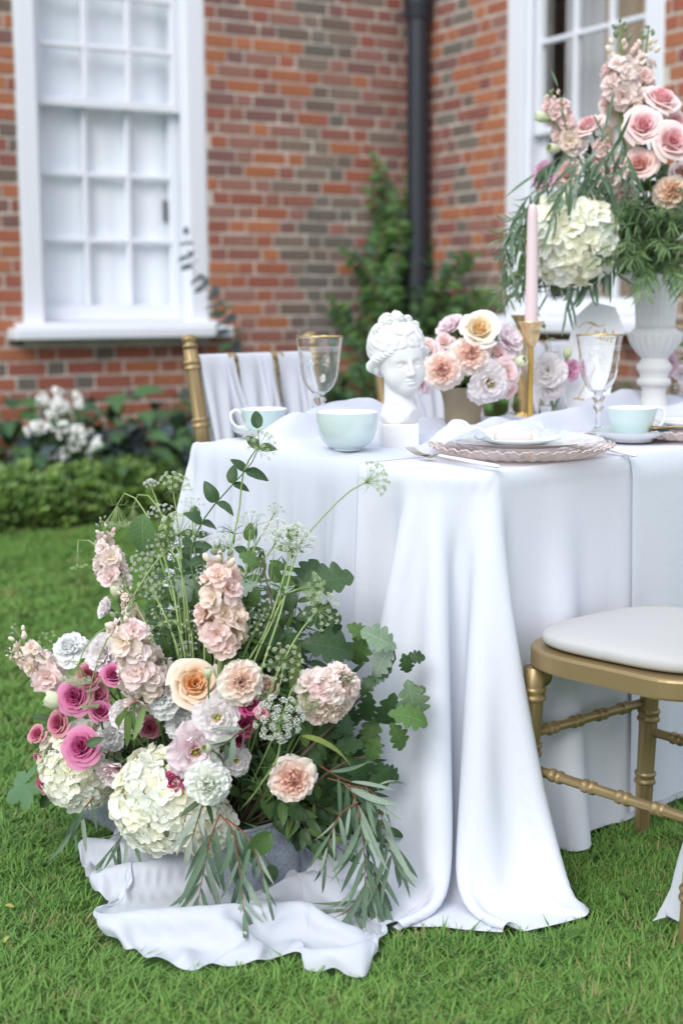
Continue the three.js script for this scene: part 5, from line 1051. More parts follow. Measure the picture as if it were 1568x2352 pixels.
lace(180, 1526, 44, V(-.05, -.9, .35), 34, .85, LACEM, 'drooping white-tipped umbel in front of the white carnation', [[190, 1500], [215, 1462], [255, 1440], [320, 1470]], .12, 0, -.05);
lace(206, 1590, 34, V(.02, -1, .2), 20, .6, LACEG, 'green lace flower hanging before the open magenta rose', [[212, 1560], [240, 1480], [290, 1400], [330, 1330], [390, 1262], [420, 1330]], .12, 0, -.05);
lace(375, 1432, 36, V(-.2, .6, .7), 14, 1.3, LACEM, 'sparse pale lace flower beside the blush stock spike', [[400, 1425], [420, 1480], [430, 1540]], .13);
lace(300, 1410, 46, V(-.15, -.8, .4), 20, .75, LACEG, 'grey green lace umbel hanging before the blush stock', [[305, 1380], [330, 1330], [400, 1250], [420, 1350]], .10, 0, -.03);
lace(395, 1540, 26, V(-.3, .5, .8), 12, 1.3, LACEW, 'small white lace flower above the peach rose', [[430, 1560]], .2);
lace(430, 1500, 24, V(.0, .8, .5), 10, 1.3, LACEW, 'tiny white lace flower behind the peach rose', [[440, 1560]], .2, 0, .04);
// more, smaller sprays between them
for (const [u, v, r, dx, dy, dz, n, m, b, label] of [[440, 1170, 26, .2, .9, .3, 14, LACEM, .05, 'small pale lace flower beside the climbing oval-leaved sprig'], [470, 1250, 28, -.1, .9, .3, 14, LACEW, .06, 'small white lace flower left of the topmost green one'], [372, 1190, 30, -.3, .8, .3, 18, LACEW, .04, 'white lace flower right of the large oval leaf'], [360, 1262, 30, .2, .6, .7, 18, LACEW, .02, 'white lace flower between the oval leaf and the pale wide one'], [600, 1290, 26, .1, .9, .3, 14, LACEM, .05, 'pale lace flower behind the broad white lace flower'], [630, 1180, 22, .3, .9, .2, 12, LACEG, .06, 'small green lace flower behind the long leaning stem'], [470, 1330, 26, -.3, .6, .6, 14, LACEW, .04, 'white lace flower beside the grey oak leaf'], [590, 1440, 28, .2, .5, .8, 16, LACEW, .02, 'white lace flower right of the tall peach stock'], [610, 1400, 24, .3, .6, .6, 14, LACEW, .05, 'small white lace flower among the green stems'], [280, 1340, 24, .3, .6, .7, 14, LACEW, -.02, 'white lace flower against the blush stock with green buds'], [120, 1480, 30, -.4, .3, .6, 16, LACEG, .05, 'green lace flower by the white carnation over the lawn'], [440, 1450, 26, .1, .6, .7, 14, LACEM, .02, 'pale lace flower left of the tall peach stock']]) lace(u, v, r, V(dx, dy, dz), n, 1.15, m, label, [[lerp(u, 460, .3), v + 90], [lerp(u, 470, .5), v + 190]], .13, 0, b);
carn('white', 415, 1665, 40, V(-.1, .3, 1), 'white carnation below the peach rose', .05);
lis('pale', 338, 1560, 34, V(-.1, .5, .8), 'pale lisianthus behind the pure white carnation', .05);
carn('white', 255, 1690, 36, V(-.2, .2, 1), 'white carnation between the hydrangea and the hanging gum leaves', .06);
lis('white', 540, 1745, 36, V(.3, .1, .9), 'small white lisianthus right of the pink one', .05);
carn('cream', 610, 1580, 34, V(.3, .5, .7), 'small cream carnation beside the bright white lace flower', .07);
// single leaves and branches, by their place in the picture
const lf = (name, label, cat, kind, mat, u, v, ax, ay, lenpx, tw, face, back = 0) => { const d = dF(u, v, back), p = at(u, v, d), g = thing(name, label, cat, 'single leaves in the floor arrangement', p); leafMesh(g, kind, mat, V(0, 0, 0), V(ax, ay, tw), face, lenpx / 3300 * d); mesh('leaf_stalk', tube([V(0, 0, 0), rootFor(u).sub(p).multiplyScalar(.25), rootFor(u).sub(p)], .0012, .0016, 8, 5), GREEN_STEM, g); };
lf('broad_leaf', 'large oval grey-green leaf under the drooping lace flowers', 'leaf', 'ovate', leafMat(.13, .24, .09, .6), 328, 1180, -.06, -1, 112, .15, V(-.1, .25, 1), -.02);
lf('broad_leaf', 'broad dark green leaf hanging over the trough rim', 'leaf', 'ovate', leafMat(.075, .15, .04, .45), 622, 1912, -.7, -.75, 96, .3, V(.2, .3, 1), -.02);
lf('broad_leaf', 'broad leaf hanging beside the trough end', 'leaf', 'ovate', LM.dark2, 618, 1985, .2, -1, 72, .1, V(.5, .2, 1), .0);
lf('strap_leaf', 'long pale olive leaf pointing to the tablecloth', 'leaf', 'gum', LM.lime, 690, 1690, .95, -.12, 150, .15, V(0, 1, .4), -.03);
lf('strap_leaf', 'tall olive green leaf beside the rounded blush stock', 'leaf', 'gum', leafMat(.17, .24, .08, .5), 672, 1600, .05, 1, 150, .0, V(.3, .1, 1), .05);
lf('oak_leaf', 'pale grey oak leaf beside the tall peach stock', 'leaf', 'oak', LM.sage, 400, 1322, .75, -.6, 90, .25, V(-.1, .6, .9), .02);
lf('broad_leaf', 'small dark rose leaf lying over the white hydrangea', 'leaf', 'ovate', leafMat(.07, .15, .06, .5), 200, 1712, .9, .5, 44, .1, V(-.2, .4, 1), -.09);
lf('lobed_leaf', 'grey-green lobed leaf spreading over the lawn edge', 'leaf', 'lobed', leafMat(.09, .17, .08, .6), 92, 1780, -.85, -.5, 105, .05, V(-.1, .8, .7), .06);
// oak branch on the table side
{
  const br = (label, pts, leaves, kind, seed) => {
    const w = pts.map(([u, v, b]) => at(u, v, dF(u, v, b ?? .06))), g = thing('oak_branch', label, 'branch', 'leafy branches in the floor arrangement', w[0]); mesh('stem', tube(w.map(p => p.clone().sub(w[0])), .0032, .0014, 18, 6), LM.twig, g);
    const rg = rng(seed); for (const [u, v, ax, ay, len, tw, b, m] of leaves) { const p = at(u, v, dF(u, v, b ?? .05)); leafMesh(g, kind, m ?? [LM.dark, LM.dark2, LM.mid][(rg() * 3) | 0], p.clone().sub(w[0]), V(ax, ay, tw ?? .2), V((rg() - .5) * .5, .5 + rg() * .4, .9), len / 3300 * dF(u, v, b ?? .05), rg); }
  };
  br('oak branch with dark lobed leaves rising in front of the cloth', [[600, 1700], [635, 1560], [645, 1470], [625, 1390], [600, 1280]], [[690, 1350, .9, .35, 130, .15, .05, LM.dark2], [680, 1360, .5, .9, 95, .1, .08, LM.dark], [680, 1420, .9, .25, 115, .2, .06, LM.dark], [690, 1480, .95, .1, 140, .2, .05, LM.dark], [660, 1440, .2, -.9, 90, .3, .05, LM.dark2], [600, 1300, -.6, .5, 60, .2, .05, LM.mid], [590, 1340, -.7, -.2, 70, .1, .06, LM.sage], [640, 1500, -.3, .9, 80, .2, .07, LM.dark], [720, 1400, .7, -.5, 90, .2, .08, LM.dark2], [560, 1380, -.5, .6, 70, .1, .08, LM.dark2]], 'oak', 5);
  br('curving oak branch with drooping leaves beside the corner fold', [[690, 1740], [770, 1660], [850, 1580], [908, 1510], [890, 1470], [860, 1440]], [[795, 1435, .5, -.2, 60, .2, .04, LM.mid], [910, 1490, -.75, .62, 100, .4, .0, leafMat(.24, .34, .22, .7)], [905, 1480, -.6, -.55, 95, .3, .02, LM.sage], [925, 1500, .3, -.9, 55, .2, .02, LM.dark2], [930, 1510, .6, .1, 50, .2, .04, LM.dark], [900, 1540, -.8, -.2, 62, .2, .05, LM.euc2], [935, 1560, .25, -1, 120, .25, .0, leafMat(.20, .29, .17, .7)], [905, 1590, -.25, -1, 110, .1, .03, LM.dark2], [890, 1640, .95, .1, 105, .3, -.01, leafMat(.10, .20, .05, .5)], [895, 1660, .5, -.6, 80, .3, .0, LM.mid], [850, 1590, -.2, -1, 75, .2, .05, LM.dark], [830, 1600, .3, .8, 60, .2, .06, LM.dark2], [870, 1560, .2, .9, 70, .1, .06, LM.mid], [800, 1640, -.2, -1, 70, .2, .06, LM.euc2], [870, 1690, -.4, -.9, 70, .2, .05, LM.mid], [930, 1610, .4, .4, 60, .2, .04, LM.dark2], [840, 1450, -.4, -1, 95, .15, .06, LM.mid]], 'oak', 6);
  br('dark oak branch low behind the peach-centred carnation', [[690, 1830], [760, 1770], [830, 1740], [880, 1770]], [[800, 1740, .6, -.7, 105, .25, .06, LM.dark], [850, 1745, .5, -.75, 90, .2, .06, LM.dark2], [770, 1750, .1, -1, 90, .2, .08, LM.dark], [740, 1760, -.5, .6, 60, .2, .06, LM.dark2], [870, 1760, .6, -.3, 60, .1, .08, LM.dark], [840, 1720, .2, .9, 80, .2, .08, LM.mid], [760, 1720, .8, .3, 80, .2, .08, LM.dark2], [790, 1690, .2, .9, 80, .2, .09, LM.dark]], 'oak', 7);
}
// climbing ruscus sprig reaching up towards the cup
makeBranch('ruscus_sprig', 'slender sprig of glossy oval leaves climbing past the cloth edge', 'sprig', 'leafy branches in the floor arrangement', [[470, 1420], [438, 1270], [470, 1190], [530, 1118], [580, 1060], [596, 1020], [592, 985]].map(([u, v]) => at(u, v, dF(u, v, .03))), { kind: 'ovate', len: [.032, .05], step: .042, mats: [LM.dark, LM.dark2], from: .25, seed: 3, droop: .0, stem: LM.mid, spread: 1 });
makeBranch('ruscus_sprig', 'dark leafy sprig behind the tall peach stock', 'sprig', 'leafy branches in the floor arrangement', [[500, 1500], [470, 1380], [452, 1280], [448, 1200]].map(([u, v]) => at(u, v, dF(u, v, .09))), { kind: 'ovate', len: [.035, .05], step: .032, mats: [LM.dark, LM.dark2], from: .1, seed: 4, stem: LM.mid });
// eucalyptus falling over the trough
const euc = (label, px, seed, o = {}) => makeBranch('willow_eucalyptus', label, 'eucalyptus', 'eucalyptus falling from the floor arrangement', px.map(([u, v, b]) => at(u, v, dF(u, v, b ?? -.02))), { kind: 'lance', len: [.08, .135], step: .0105, mats: LMS.euc, from: .1, droop: 1.15, spread: .75, r: .0012, stem: LM.red, pair: false, seed, faceCam: .9, ...o });
euc('eucalyptus branch with red stem hanging in front of the corner fold', [[752, 1788, .03], [800, 1805, .0], [822, 1855, -.02], [834, 1930, -.03], [838, 2010, -.03], [836, 2090, -.02]], 1);
euc('eucalyptus side branch arching against the tablecloth fold', [[800, 1805, .0], [852, 1816], [872, 1862], [888, 1925], [906, 1985]], 2);
euc('eucalyptus side twig hanging towards the peach-centred carnation', [[822, 1842], [782, 1870], [756, 1925], [748, 1985]], 3, { len: [.05, .085] });
euc('eucalyptus tip trailing on the chiffon', [[838, 2040], [812, 2080], [760, 2112], [700, 2128]], 4, { droop: .35, len: [.06, .1] });
euc('eucalyptus twig with thin leaves hanging to the grass', [[836, 1960], [862, 2010], [872, 2060], [872, 2100]], 5);
euc('eucalyptus strand falling over the middle of the trough', [[505, 1870], [535, 1910, -.04], [548, 1980, -.05], [556, 2055, -.07], [560, 2095, -.09]], 6);
euc('eucalyptus strand falling over the trough below the hydrangea', [[505, 1870], [482, 1930, -.05], [466, 2010, -.06], [455, 2070, -.09], [446, 2110, -.11]], 7);
euc('eucalyptus strand falling beside the broad dark leaf', [[520, 1880], [575, 1930, -.04], [600, 2000, -.05], [612, 2050, -.05]], 8, { len: [.05, .085] });
euc('short eucalyptus strand hanging left of the trough', [[330, 1870], [300, 1900], [268, 1935], [245, 1965]], 9, { len: [.06, .09], step: .012 });
euc('thin eucalyptus strand trailing on the lawn side', [[215, 1830], [185, 1870], [165, 1910]], 10, { len: [.06, .1], step: .016 });
euc('spray of eucalyptus under the long olive leaf', [[735, 1760], [790, 1790], [850, 1805], [890, 1800]], 11, { droop: .5, step: .02, len: [.05, .08] });
euc('hanging gum leaves in front of the dusky pink rosebud', [[340, 1618, -.05], [318, 1612, -.07], [296, 1622, -.08], [284, 1636, -.08]], 12, { mats: [leafMat(.19, .29, .09, .55), leafMat(.15, .25, .09, .55)], kind: 'gum', step: .010, len: [.06, .085], droop: 1.6 });
// olive sprig
makeBranch('olive_sprig', 'silvery olive sprig across the large creamy hydrangea', 'sprig', 'leafy branches in the floor arrangement', [[480, 1800, -.02], [455, 1880, -.07], [440, 1930, -.08]].map(([u, v, b]) => at(u, v, dF(u, v, b))), { kind: 'olive', len: [.045, .075], step: .018, mats: [LM.olive, LM.sage, LM.olive, LM.dark2], from: .25, seed: 14, droop: .35, spread: .7 });
makeBranch('olive_sprig', 'silvery olive leaves behind the pink lisianthus', 'sprig', 'leafy branches in the floor arrangement', [[575, 1665, -.02], [540, 1690, -.04], [505, 1720, -.04]].map(([u, v, b]) => at(u, v, dF(u, v, b))), { kind: 'olive', len: [.045, .065], step: .022, mats: [LM.olive, LM.sage], from: .1, seed: 15, droop: .2, spread: .7 });
// dense dark filler foliage that hides the trough
{
  const zones = [[[500, 860], [1420, 1900], 32], [[600, 890], [1640, 1930], 44], [[230, 520], [1480, 1900], 24], [[560, 740], [1300, 1600], 12], [[100, 330], [1560, 1900], 10], [[380, 620], [1300, 1520], 14], [[690, 820], [1830, 1990], 10]];
  let n = 0; const rg = rng(909);
  zones.forEach(([[u0, u1], [v0, v1], k]) => {
    for (let i = 0; i < k; i++) {
      const u = lerp(u0, u1, rg()), v = lerp(v0, v1, rg()), b = .07 + .10 * rg(); if (u > 820 && v < 1700) continue; if (u < 230 && v < 1640) continue;
      const tip = at(u, v, dF(u, v, b)), ro = rootFor(u).add(V((rg() - .5) * .1, 0, (rg() - .5) * .04)); if (tip.y < .1) tip.y = .1 + .02 * rg();
      const midp = ro.clone().lerp(tip, .55).add(V(0, .04, 0)), kind = pick(rg(), ['ruscus', 'ruscus', 'ovate', 'ruscus', 'olive']);
      makeBranch('filler_sprig', 'green leafy sprig filling out the floor arrangement behind the blooms', 'sprig', 'filler greenery in the floor arrangement', [ro, midp, tip], { kind, len: kind === 'ovate' ? [.04, .06] : [.03, .05], step: .030, mats: [LM.dark2, LM.mid, LM.dark2, LM.mid, LM.fresh], from: .3, seed: 200 + n++, droop: .15 });
    }
  });
  for (let i = 0; i < 34; i++) { const u = lerp(290, 690, rg()), v = lerp(1230, 1540, rg()), p = at(u, v, dF(u, v, .05 + .08 * rg())), kind = pick(rg(), ['ruscus', 'ovate', 'olive']); makeBranch('fresh_sprig', 'fresh green leafy sprig among the lace flowers', 'sprig', 'fresh greenery among the lace flowers', [rootFor(u), rootFor(u).lerp(p, .5).add(V(0, .05, 0)), p], { kind, len: kind === 'ovate' ? [.032, .05] : [.025, .042], step: .028, mats: [LM.mid, LM.fresh, LM.mid, LM.euc2, LM.dark2], from: .4, seed: 1300 + i, droop: .05, r: .0012, stem: RAYM }); }
  // airy thin green stalks between the blooms
  for (let i = 0; i < 16; i++) { const u = lerp(400, 650, rg()), v = lerp(1230, 1400, rg()), p = at(u, v, dF(u, v, .06)); makeBranch('grass_stalk', 'thin green stalk with narrow leaves rising between the lace flowers', 'stalk', 'thin stalks in the floor arrangement', [rootFor(u), rootFor(u).lerp(p, .5), p], { kind: 'lance', len: [.02, .045], step: .045, mats: [LM.mid, LM.euc2], from: .45, seed: 400 + i, droop: -.3, r: .0012, stem: RAYM, pair: false }); }
}

// ---------------------------------------------------------------- tall arrangement in the urn
const PINKR = [hex('#ec8690'), hex('#f5c4bf'), hex('#f8dcd2')], SALM = [hex('#e08478'), hex('#efb4a6'), hex('#f4d0c2')];
const pinkRose = [makeRose(71, ...PINKR, .78, 28), makeRose(72, ...PINKR, .68, 28)], salmRose = [makeRose(73, ...SALM, .75, 26)];
const URN_TOP = URN.clone().setY(URN.y + .34), dU = (b = 0) => 3.5 + b;
const root2 = () => URN_TOP.clone().add(V((R() - .5) * .06, -.03, (R() - .5) * .06));
const fl2 = (name, cat, proto, u, v, rpx, dir, label, b = 0, k = 1.1) => flower(name, label, cat, 'flowers in the urn arrangement', proto, at(u, v, dU(b)), dir, rpx / 3300 * dU(b) * k, root2(), .0024);
fl2('garden_rose', 'rose', pinkRose[0], 1476, 298, 44, V(-.1, .4, .9), 'pale pink rose at the centre of the pink rose cluster', -.06);
fl2('garden_rose', 'rose', pinkRose[1], 1540, 332, 46, V(.0, .25, 1), 'deep-centred pink rose at the outer edge of the cluster', -.08);
fl2('garden_rose', 'rose', pinkRose[0], 1511, 242, 44, V(.25, .7, .6), 'pale pink rose at the top of the rose cluster', 0);
fl2('garden_rose', 'rose', pinkRose[1], 1468, 252, 32, V(-.35, .6, .7), 'small pink rose behind the central rose', .02);
fl2('garden_rose', 'rose', pinkRose[1], 1542, 290, 34, V(.3, .3, .8), 'pink rose half hidden between the cluster roses', .04);
fl2('garden_rose', 'rose', salmRose[0], 1470, 386, 40, V(-.3, .45, .8), 'salmon pink rose below the pink rose cluster', -.06);
fl2('garden_rose', 'rose', salmRose[0], 1400, 522, 34, V(-.2, -.1, 1), 'coral rose beside the round white hydrangea', -.02);
fl2('garden_rose', 'rose', pinkRose[1], 1358, 300, 36, V(-.5, .7, .4), 'blush rose tilted up at the near side of the urn flowers', .02);
fl2('garden_rose', 'rose', salmRose[0], 1312, 402, 32, V(-.6, .3, .6), 'dusky mauve rose above the white hydrangea', .03);
fl2('garden_rose', 'rose', pinkRose[0], 1556, 402, 30, V(.4, .2, .8), 'pink rose at the edge behind dark leaves', .06);
fl2('carnation', 'carnation', makeCarnation(74, hex('#e9a679'), hex('#f2dcc0')), 1540, 443, 40, V(-.1, .1, 1), 'peach carnation low in the urn arrangement', -.06);
fl2('hydrangea', 'hydrangea', makeHydrangea(43, 170, .215, HYD, .95), 1312, 548, 100, V(-.2, .2, 1), 'round white hydrangea head drooping from the urn', -.08, 1);
const st2 = (p, u, v, len, dir, label, b = 0) => flower('stock_stem', label, 'stock flower', 'flowers in the urn arrangement', p, at(u, v, dU(b)), dir, len / 3300 * dU(b), root2(), .003);
const tallStock = makeStock(75, STOCKM.pink, 14, .19, .15, 13, .55), midStock = makeStock(76, STOCKM.pink, 12, .24, .17, 7, .8);
st2(tallStock, 1425, 250, 175, V(-.05, 1, .1), 'tall blush stock spike with pale buds at the top of the urn flowers');
st2(makeStock(77, STOCKM.pink, 8, .17, .11, 14, .6), 1472, 232, 150, V(.08, 1, .0), 'slim pink stock spike beside the tall blush one', .05);
st2(midStock, 1310, 320, 110, V(-.45, .9, .2), 'pale pink stock spike leaning over the window side', .04);
st2(midStock, 1412, 458, 110, V(-.15, .9, .4), 'blush stock spike above the willow leaves', -.02);
st2(midStock, 1385, 400, 80, V(-.1, 1, .3), 'small blush stock tip behind the eucalyptus', .02);
fl2('lisianthus', 'lisianthus', lisP.pale, 1335, 340, 30, V(-.5, .4, .7), 'creamy lisianthus beside the blush rose', .02);
fl2('lisianthus', 'lisianthus', makeLisianthus(78, hex('#b66a94'), hex('#cf8fb0'), .9, false), 1258, 405, 38, V(-.6, .2, .6), 'mauve pink lisianthus at the edge above the hydrangea', .04);
for (const [u, v, d, label] of [[1262, 275, V(-1, .3, .1), 'green lisianthus bud pointing to the window'], [1285, 345, V(-.7, .1, .5), 'green lisianthus bud under the pale pink stock']]) flower('lisianthus_bud', label, 'flower bud', 'flowers in the urn arrangement', budP, at(u, v, 3.5), d, .038, root2(), .0016);
const eu2 = (px, seed, label, o = {}) => makeBranch('willow_eucalyptus', label, 'eucalyptus', 'eucalyptus in the urn arrangement', px.map(([u, v, b]) => at(u, v, dU(b ?? -.08))), { kind: 'lance', len: [.07, .115], step: .011, mats: LMS.euc, from: .12, droop: 1.2, spread: .6, r: .0014, stem: LM.fresh, pair: false, seed, faceCam: .8, ...o });
eu2([[1430, 560, 0], [1310, 420], [1240, 440], [1200, 500], [1180, 560]], 21, 'eucalyptus branch arching down beside the pink candle');
eu2([[1430, 560, 0], [1360, 380], [1290, 360], [1230, 400]], 22, 'eucalyptus branch arching over the white hydrangea');
eu2([[1240, 450], [1205, 540], [1200, 620], [1215, 690]], 23, 'eucalyptus strand hanging behind the pink candle', { mats: [LM.euc, LM.euc2, LM.mid] });
eu2([[1200, 520], [1170, 590], [1160, 640]], 24, 'eucalyptus tip hanging by the window frame', { len: [.04, .07] });
eu2([[1420, 600, 0], [1340, 630], [1310, 670], [1300, 720]], 25, 'eucalyptus strand hanging below the white hydrangea', { len: [.05, .09] });
eu2([[1430, 580, 0], [1370, 620], [1350, 660]], 26, 'short eucalyptus strand under the white hydrangea');
eu2([[1450, 560, 0], [1400, 360], [1380, 330], [1390, 290]], 27, 'eucalyptus tips among the blush stocks', { droop: .3, step: .02 });
eu2([[1480, 560, 0], [1560, 430], [1600, 520], [1610, 640]], 28, 'eucalyptus strand at the outer side of the urn');
eu2([[1430, 540, 0], [1330, 400, -.14], [1290, 440, -.18], [1270, 500, -.2]], 30, 'eucalyptus leaves laid across the front of the hydrangea');
eu2([[1430, 520, 0], [1390, 400, -.12], [1360, 370, -.15], [1330, 380, -.16]], 31, 'eucalyptus leaves crossing below the blush rose');
eu2([[1260, 420], [1215, 450], [1185, 510], [1165, 560], [1160, 610]], 32, 'outer eucalyptus strand beside the window frame');
eu2([[1440, 500, 0], [1440, 360, -.14], [1420, 330, -.15], [1400, 350, -.16]], 33, 'grey eucalyptus leaves beside the pink rose cluster');
eu2([[1300, 300], [1290, 240], [1280, 200]], 29, 'thin eucalyptus tip against the window', { droop: -.2, len: [.04, .06], step: .03 });
const TEA = [leafMat(.18, .28, .12, .55), leafMat(.22, .33, .13, .55), leafMat(.14, .24, .10, .5)];
{ // willow-leaved mass spilling over the urn's rim
  const rg = rng(411); let n = 0;
  for (let i = 0; i < 26; i++) {
    const u = lerp(1370, 1590, rg()), v = lerp(470, 690, rg()), p = at(u, v, dU(-.10 - .06 * rg()) - (v > 560 ? .02 : 0)), a = URN_TOP.clone().add(V((rg() - .5) * .08, .01, (rg() - .5) * .08));
    makeBranch('willow_sprig', 'narrow-leaved green sprig spilling over the urn rim', 'sprig', 'willow greenery spilling over the urn', [a, a.clone().lerp(p, .55).add(V(0, .05, 0)), p], { kind: 'lance', len: [.04, .07], step: .012, mats: TEA, from: .2, droop: .35, spread: .8, r: .0011, stem: LM.fresh, seed: 500 + n++, pair: true });
  }
  for (let i = 0; i < 16; i++) {
    const u = lerp(1340, 1590, rg()), v = lerp(330, 520, rg()), p = at(u, v, dU(.03 + .1 * rg()));
    makeBranch('filler_sprig', 'dark leafy sprig behind the urn flowers', 'sprig', 'filler greenery in the urn arrangement', [root2(), root2().lerp(p, .5), p], { kind: 'ruscus', len: [.04, .07], step: .025, mats: [LM.dark, LM.dark2, LM.mid], from: .2, seed: 600 + n++ });
  }
  for (let i = 0; i < 18; i++) { const u = lerp(1145, 1330, rg()), v = lerp(500, 720, rg()), p = at(u, v, dU(.02)), a = at(1360, 560, dU(.05)); makeBranch('willow_sprig', 'willow sprig hanging behind the hydrangea beside the candle', 'sprig', 'willow greenery beside the candle', [a, a.clone().lerp(p, .6).add(V(0, .03, 0)), p], { kind: 'lance', len: [.045, .075], step: .016, mats: TEA, from: .3, droop: .7, r: .0011, stem: LM.fresh, seed: 700 + i, pair: true }); }
}
// ---------------------------------------------------------------- small arrangement in the gold pot
{
  const dP = 3.28, root = () => POT.clone().add(V((R() - .5) * .05, .085, (R() - .5) * .05)), f = (name, cat, proto, u, v, rpx, dir, label, b = 0, k = 1.12) => flower(name, label, cat, 'flowers in the gold pot', proto, at(u, v, dP + b), dir, rpx / 3300 * (dP + b) * k, root(), .002);
  const CRE = [hex('#f4be6a'), hex('#f9efcf'), hex('#fbf6e6')], PK = [hex('#eeb5ad'), hex('#f7ddd0'), hex('#efb6c0')];
  f('garden_rose', 'rose', makeRose(81, ...CRE, .42, 26), 1098, 766, 46, V(.05, .5, .85), 'cream rose with golden centre crowning the gold pot', -.04, 1.2);
  const pc = makeCarnation(82, hex('#f4b093'), hex('#f9e9da'));
  f('carnation', 'carnation', pc, 1018, 850, 44, V(-.2, .1, 1), 'peach carnation beside the plaster bust', -.06); f('carnation', 'carnation', pc, 1078, 815, 44, V(.05, .2, 1), 'peach carnation under the cream rose', -.06);
  f('lisianthus', 'lisianthus', makeLisianthus(83, hex('#ecbac6'), hex('#f6e0e6'), .8, false), 1040, 758, 38, V(-.4, .6, .3), 'pink ruffled lisianthus behind the cream rose', .03); f('lisianthus', 'lisianthus', makeLisianthus(84, hex('#efd2dc'), hex('#f7e8ee'), 1, false), 1158, 785, 46, V(.5, .4, .5), 'pale mauve lisianthus facing the candlestick', .02);
  f('lisianthus', 'lisianthus', lisP.white, 1118, 875, 52, V(.2, -.25, .9), 'white lisianthus hanging over the pot rim', -.05); f('lisianthus', 'lisianthus', lisP.pink, 970, 880, 26, V(-.8, -.3, .5), 'mauve pink lisianthus beside the bust\'s cheek', 0);
  const sp = makeRose(85, ...PK, .75, 18), sp2 = makeRose(86, ...PK, .5, 16);
  f('spray_rose', 'rose', sp, 985, 808, 30, V(-.4, .3, .8), 'blush spray rose beside the bust\'s hair'); f('spray_rose', 'rose', sp, 1155, 858, 32, V(.4, .1, .9), 'blush spray rose low beside the candlestick', -.03); f('spray_rose', 'rose', sp2, 1135, 815, 30, V(.4, .4, .7), 'blush spray rosebud under the pale mauve lisianthus', -.01); f('spray_rose', 'rose', sp2, 1020, 790, 24, V(-.1, .5, .8), 'small pink spray rose behind the peach carnations', .0); f('spray_rose', 'rose', sp2, 1165, 892, 22, V(.5, -.4, .7), 'pink spray rosebud hanging by the pot', -.02);
  for (const [u, v, d, l] of [[958, 800, V(-.5, 1, .2), 'pale green bud above the bust\'s hair'], [965, 862, V(-.6, .1, .6), 'round pale green bud by the bust\'s temple'], [1175, 838, V(.7, .3, .6), 'small green bud by the far goblet']]) flower('lisianthus_bud', l, 'flower bud', 'flowers in the gold pot', budP, at(u, v, dP), d, .04, root(), .0016);
  for (let i = 0; i < 9; i++) { const p = at(lerp(985, 1165, R()), lerp(790, 900, R()), dP + .05); makeBranch('filler_sprig', 'dark leafy sprig in the gold pot', 'sprig', 'filler greenery in the gold pot', [root(), root().lerp(p, .5), p], { kind: 'ruscus', len: [.025, .04], step: .02, mats: [LM.dark, LM.dark2, LM.mid], from: .2, seed: 800 + i }); }
}
// ---------------------------------------------------------------- bud vases
{
  const r1 = BUD1.clone().add(V(0, .03, 0)), f = (name, cat, proto, u, v, rpx, dir, label, d, root, g) => flower(name, label, cat, g, proto, at(u, v, d), dir, rpx / 3300 * d * 1.1, root, .0018);
  f('lisianthus', 'lisianthus', makeLisianthus(91, hex('#efe9dd'), hex('#ece0e2'), .9, false), 1258, 852, 44, V(-.2, .1, 1), 'white lisianthus in the bud vase behind the candlestick', 3.42, r1, 'flowers in the bud vases');
  f('lisianthus', 'lisianthus', lisP.pale, 1262, 888, 34, V(.1, -.4, 1), 'pale lisianthus hanging under the white one in the bud vase', 3.43, r1, 'flowers in the bud vases');
  f('lisianthus', 'lisianthus', makeLisianthus(92, hex('#d0679a'), hex('#dd8fb4'), .9, false), 1306, 848, 28, V(.5, 0, .8), 'bright pink lisianthus beside the white one in the bud vase', 3.46, r1, 'flowers in the bud vases');
  makeBranch('bud_stalk', 'stalk of green buds rising from the bud vase', 'stalk', 'flowers in the bud vases', [r1, at(1268, 830, 3.46), at(1262, 790, 3.46), at(1250, 755, 3.46)], { kind: 'ovate', len: [.016, .026], step: .035, mats: [LM.fresh, LM.sage], from: .45, seed: 93, stem: RAYM, r: .0014, droop: .3 });
  flower('lisianthus_bud', 'lime green bud over the bright pink lisianthus', 'flower bud', 'flowers in the bud vases', budP, at(1300, 828, 3.46), V(.1, 1, .1), .034, r1, .0015);
  const r2 = BUD2.clone().add(V(0, .03, 0));
  f('lisianthus', 'lisianthus', makeLisianthus(94, hex('#c98aa4'), hex('#dfb5c2'), .9, false), 1530, 832, 34, V(-.3, -.2, .9), 'dusky pink lisianthus beside the urn bowl', 3.72, r2, 'flowers in the bud vases');
  f('lisianthus', 'lisianthus', lisP.pale, 1562, 858, 26, V(.3, 0, .9), 'pale green white lisianthus in the vase behind the urn', 3.74, r2, 'flowers in the bud vases');
  makeBranch('bud_stalk', 'leafy stalk rising from the vase behind the urn', 'stalk', 'flowers in the bud vases', [r2, at(1560, 820, 3.78), at(1556, 770, 3.78)], { kind: 'ovate', len: [.02, .03], step: .03, mats: [LM.mid, LM.fresh], from: .4, seed: 95, stem: RAYM, r: .0014 });
}

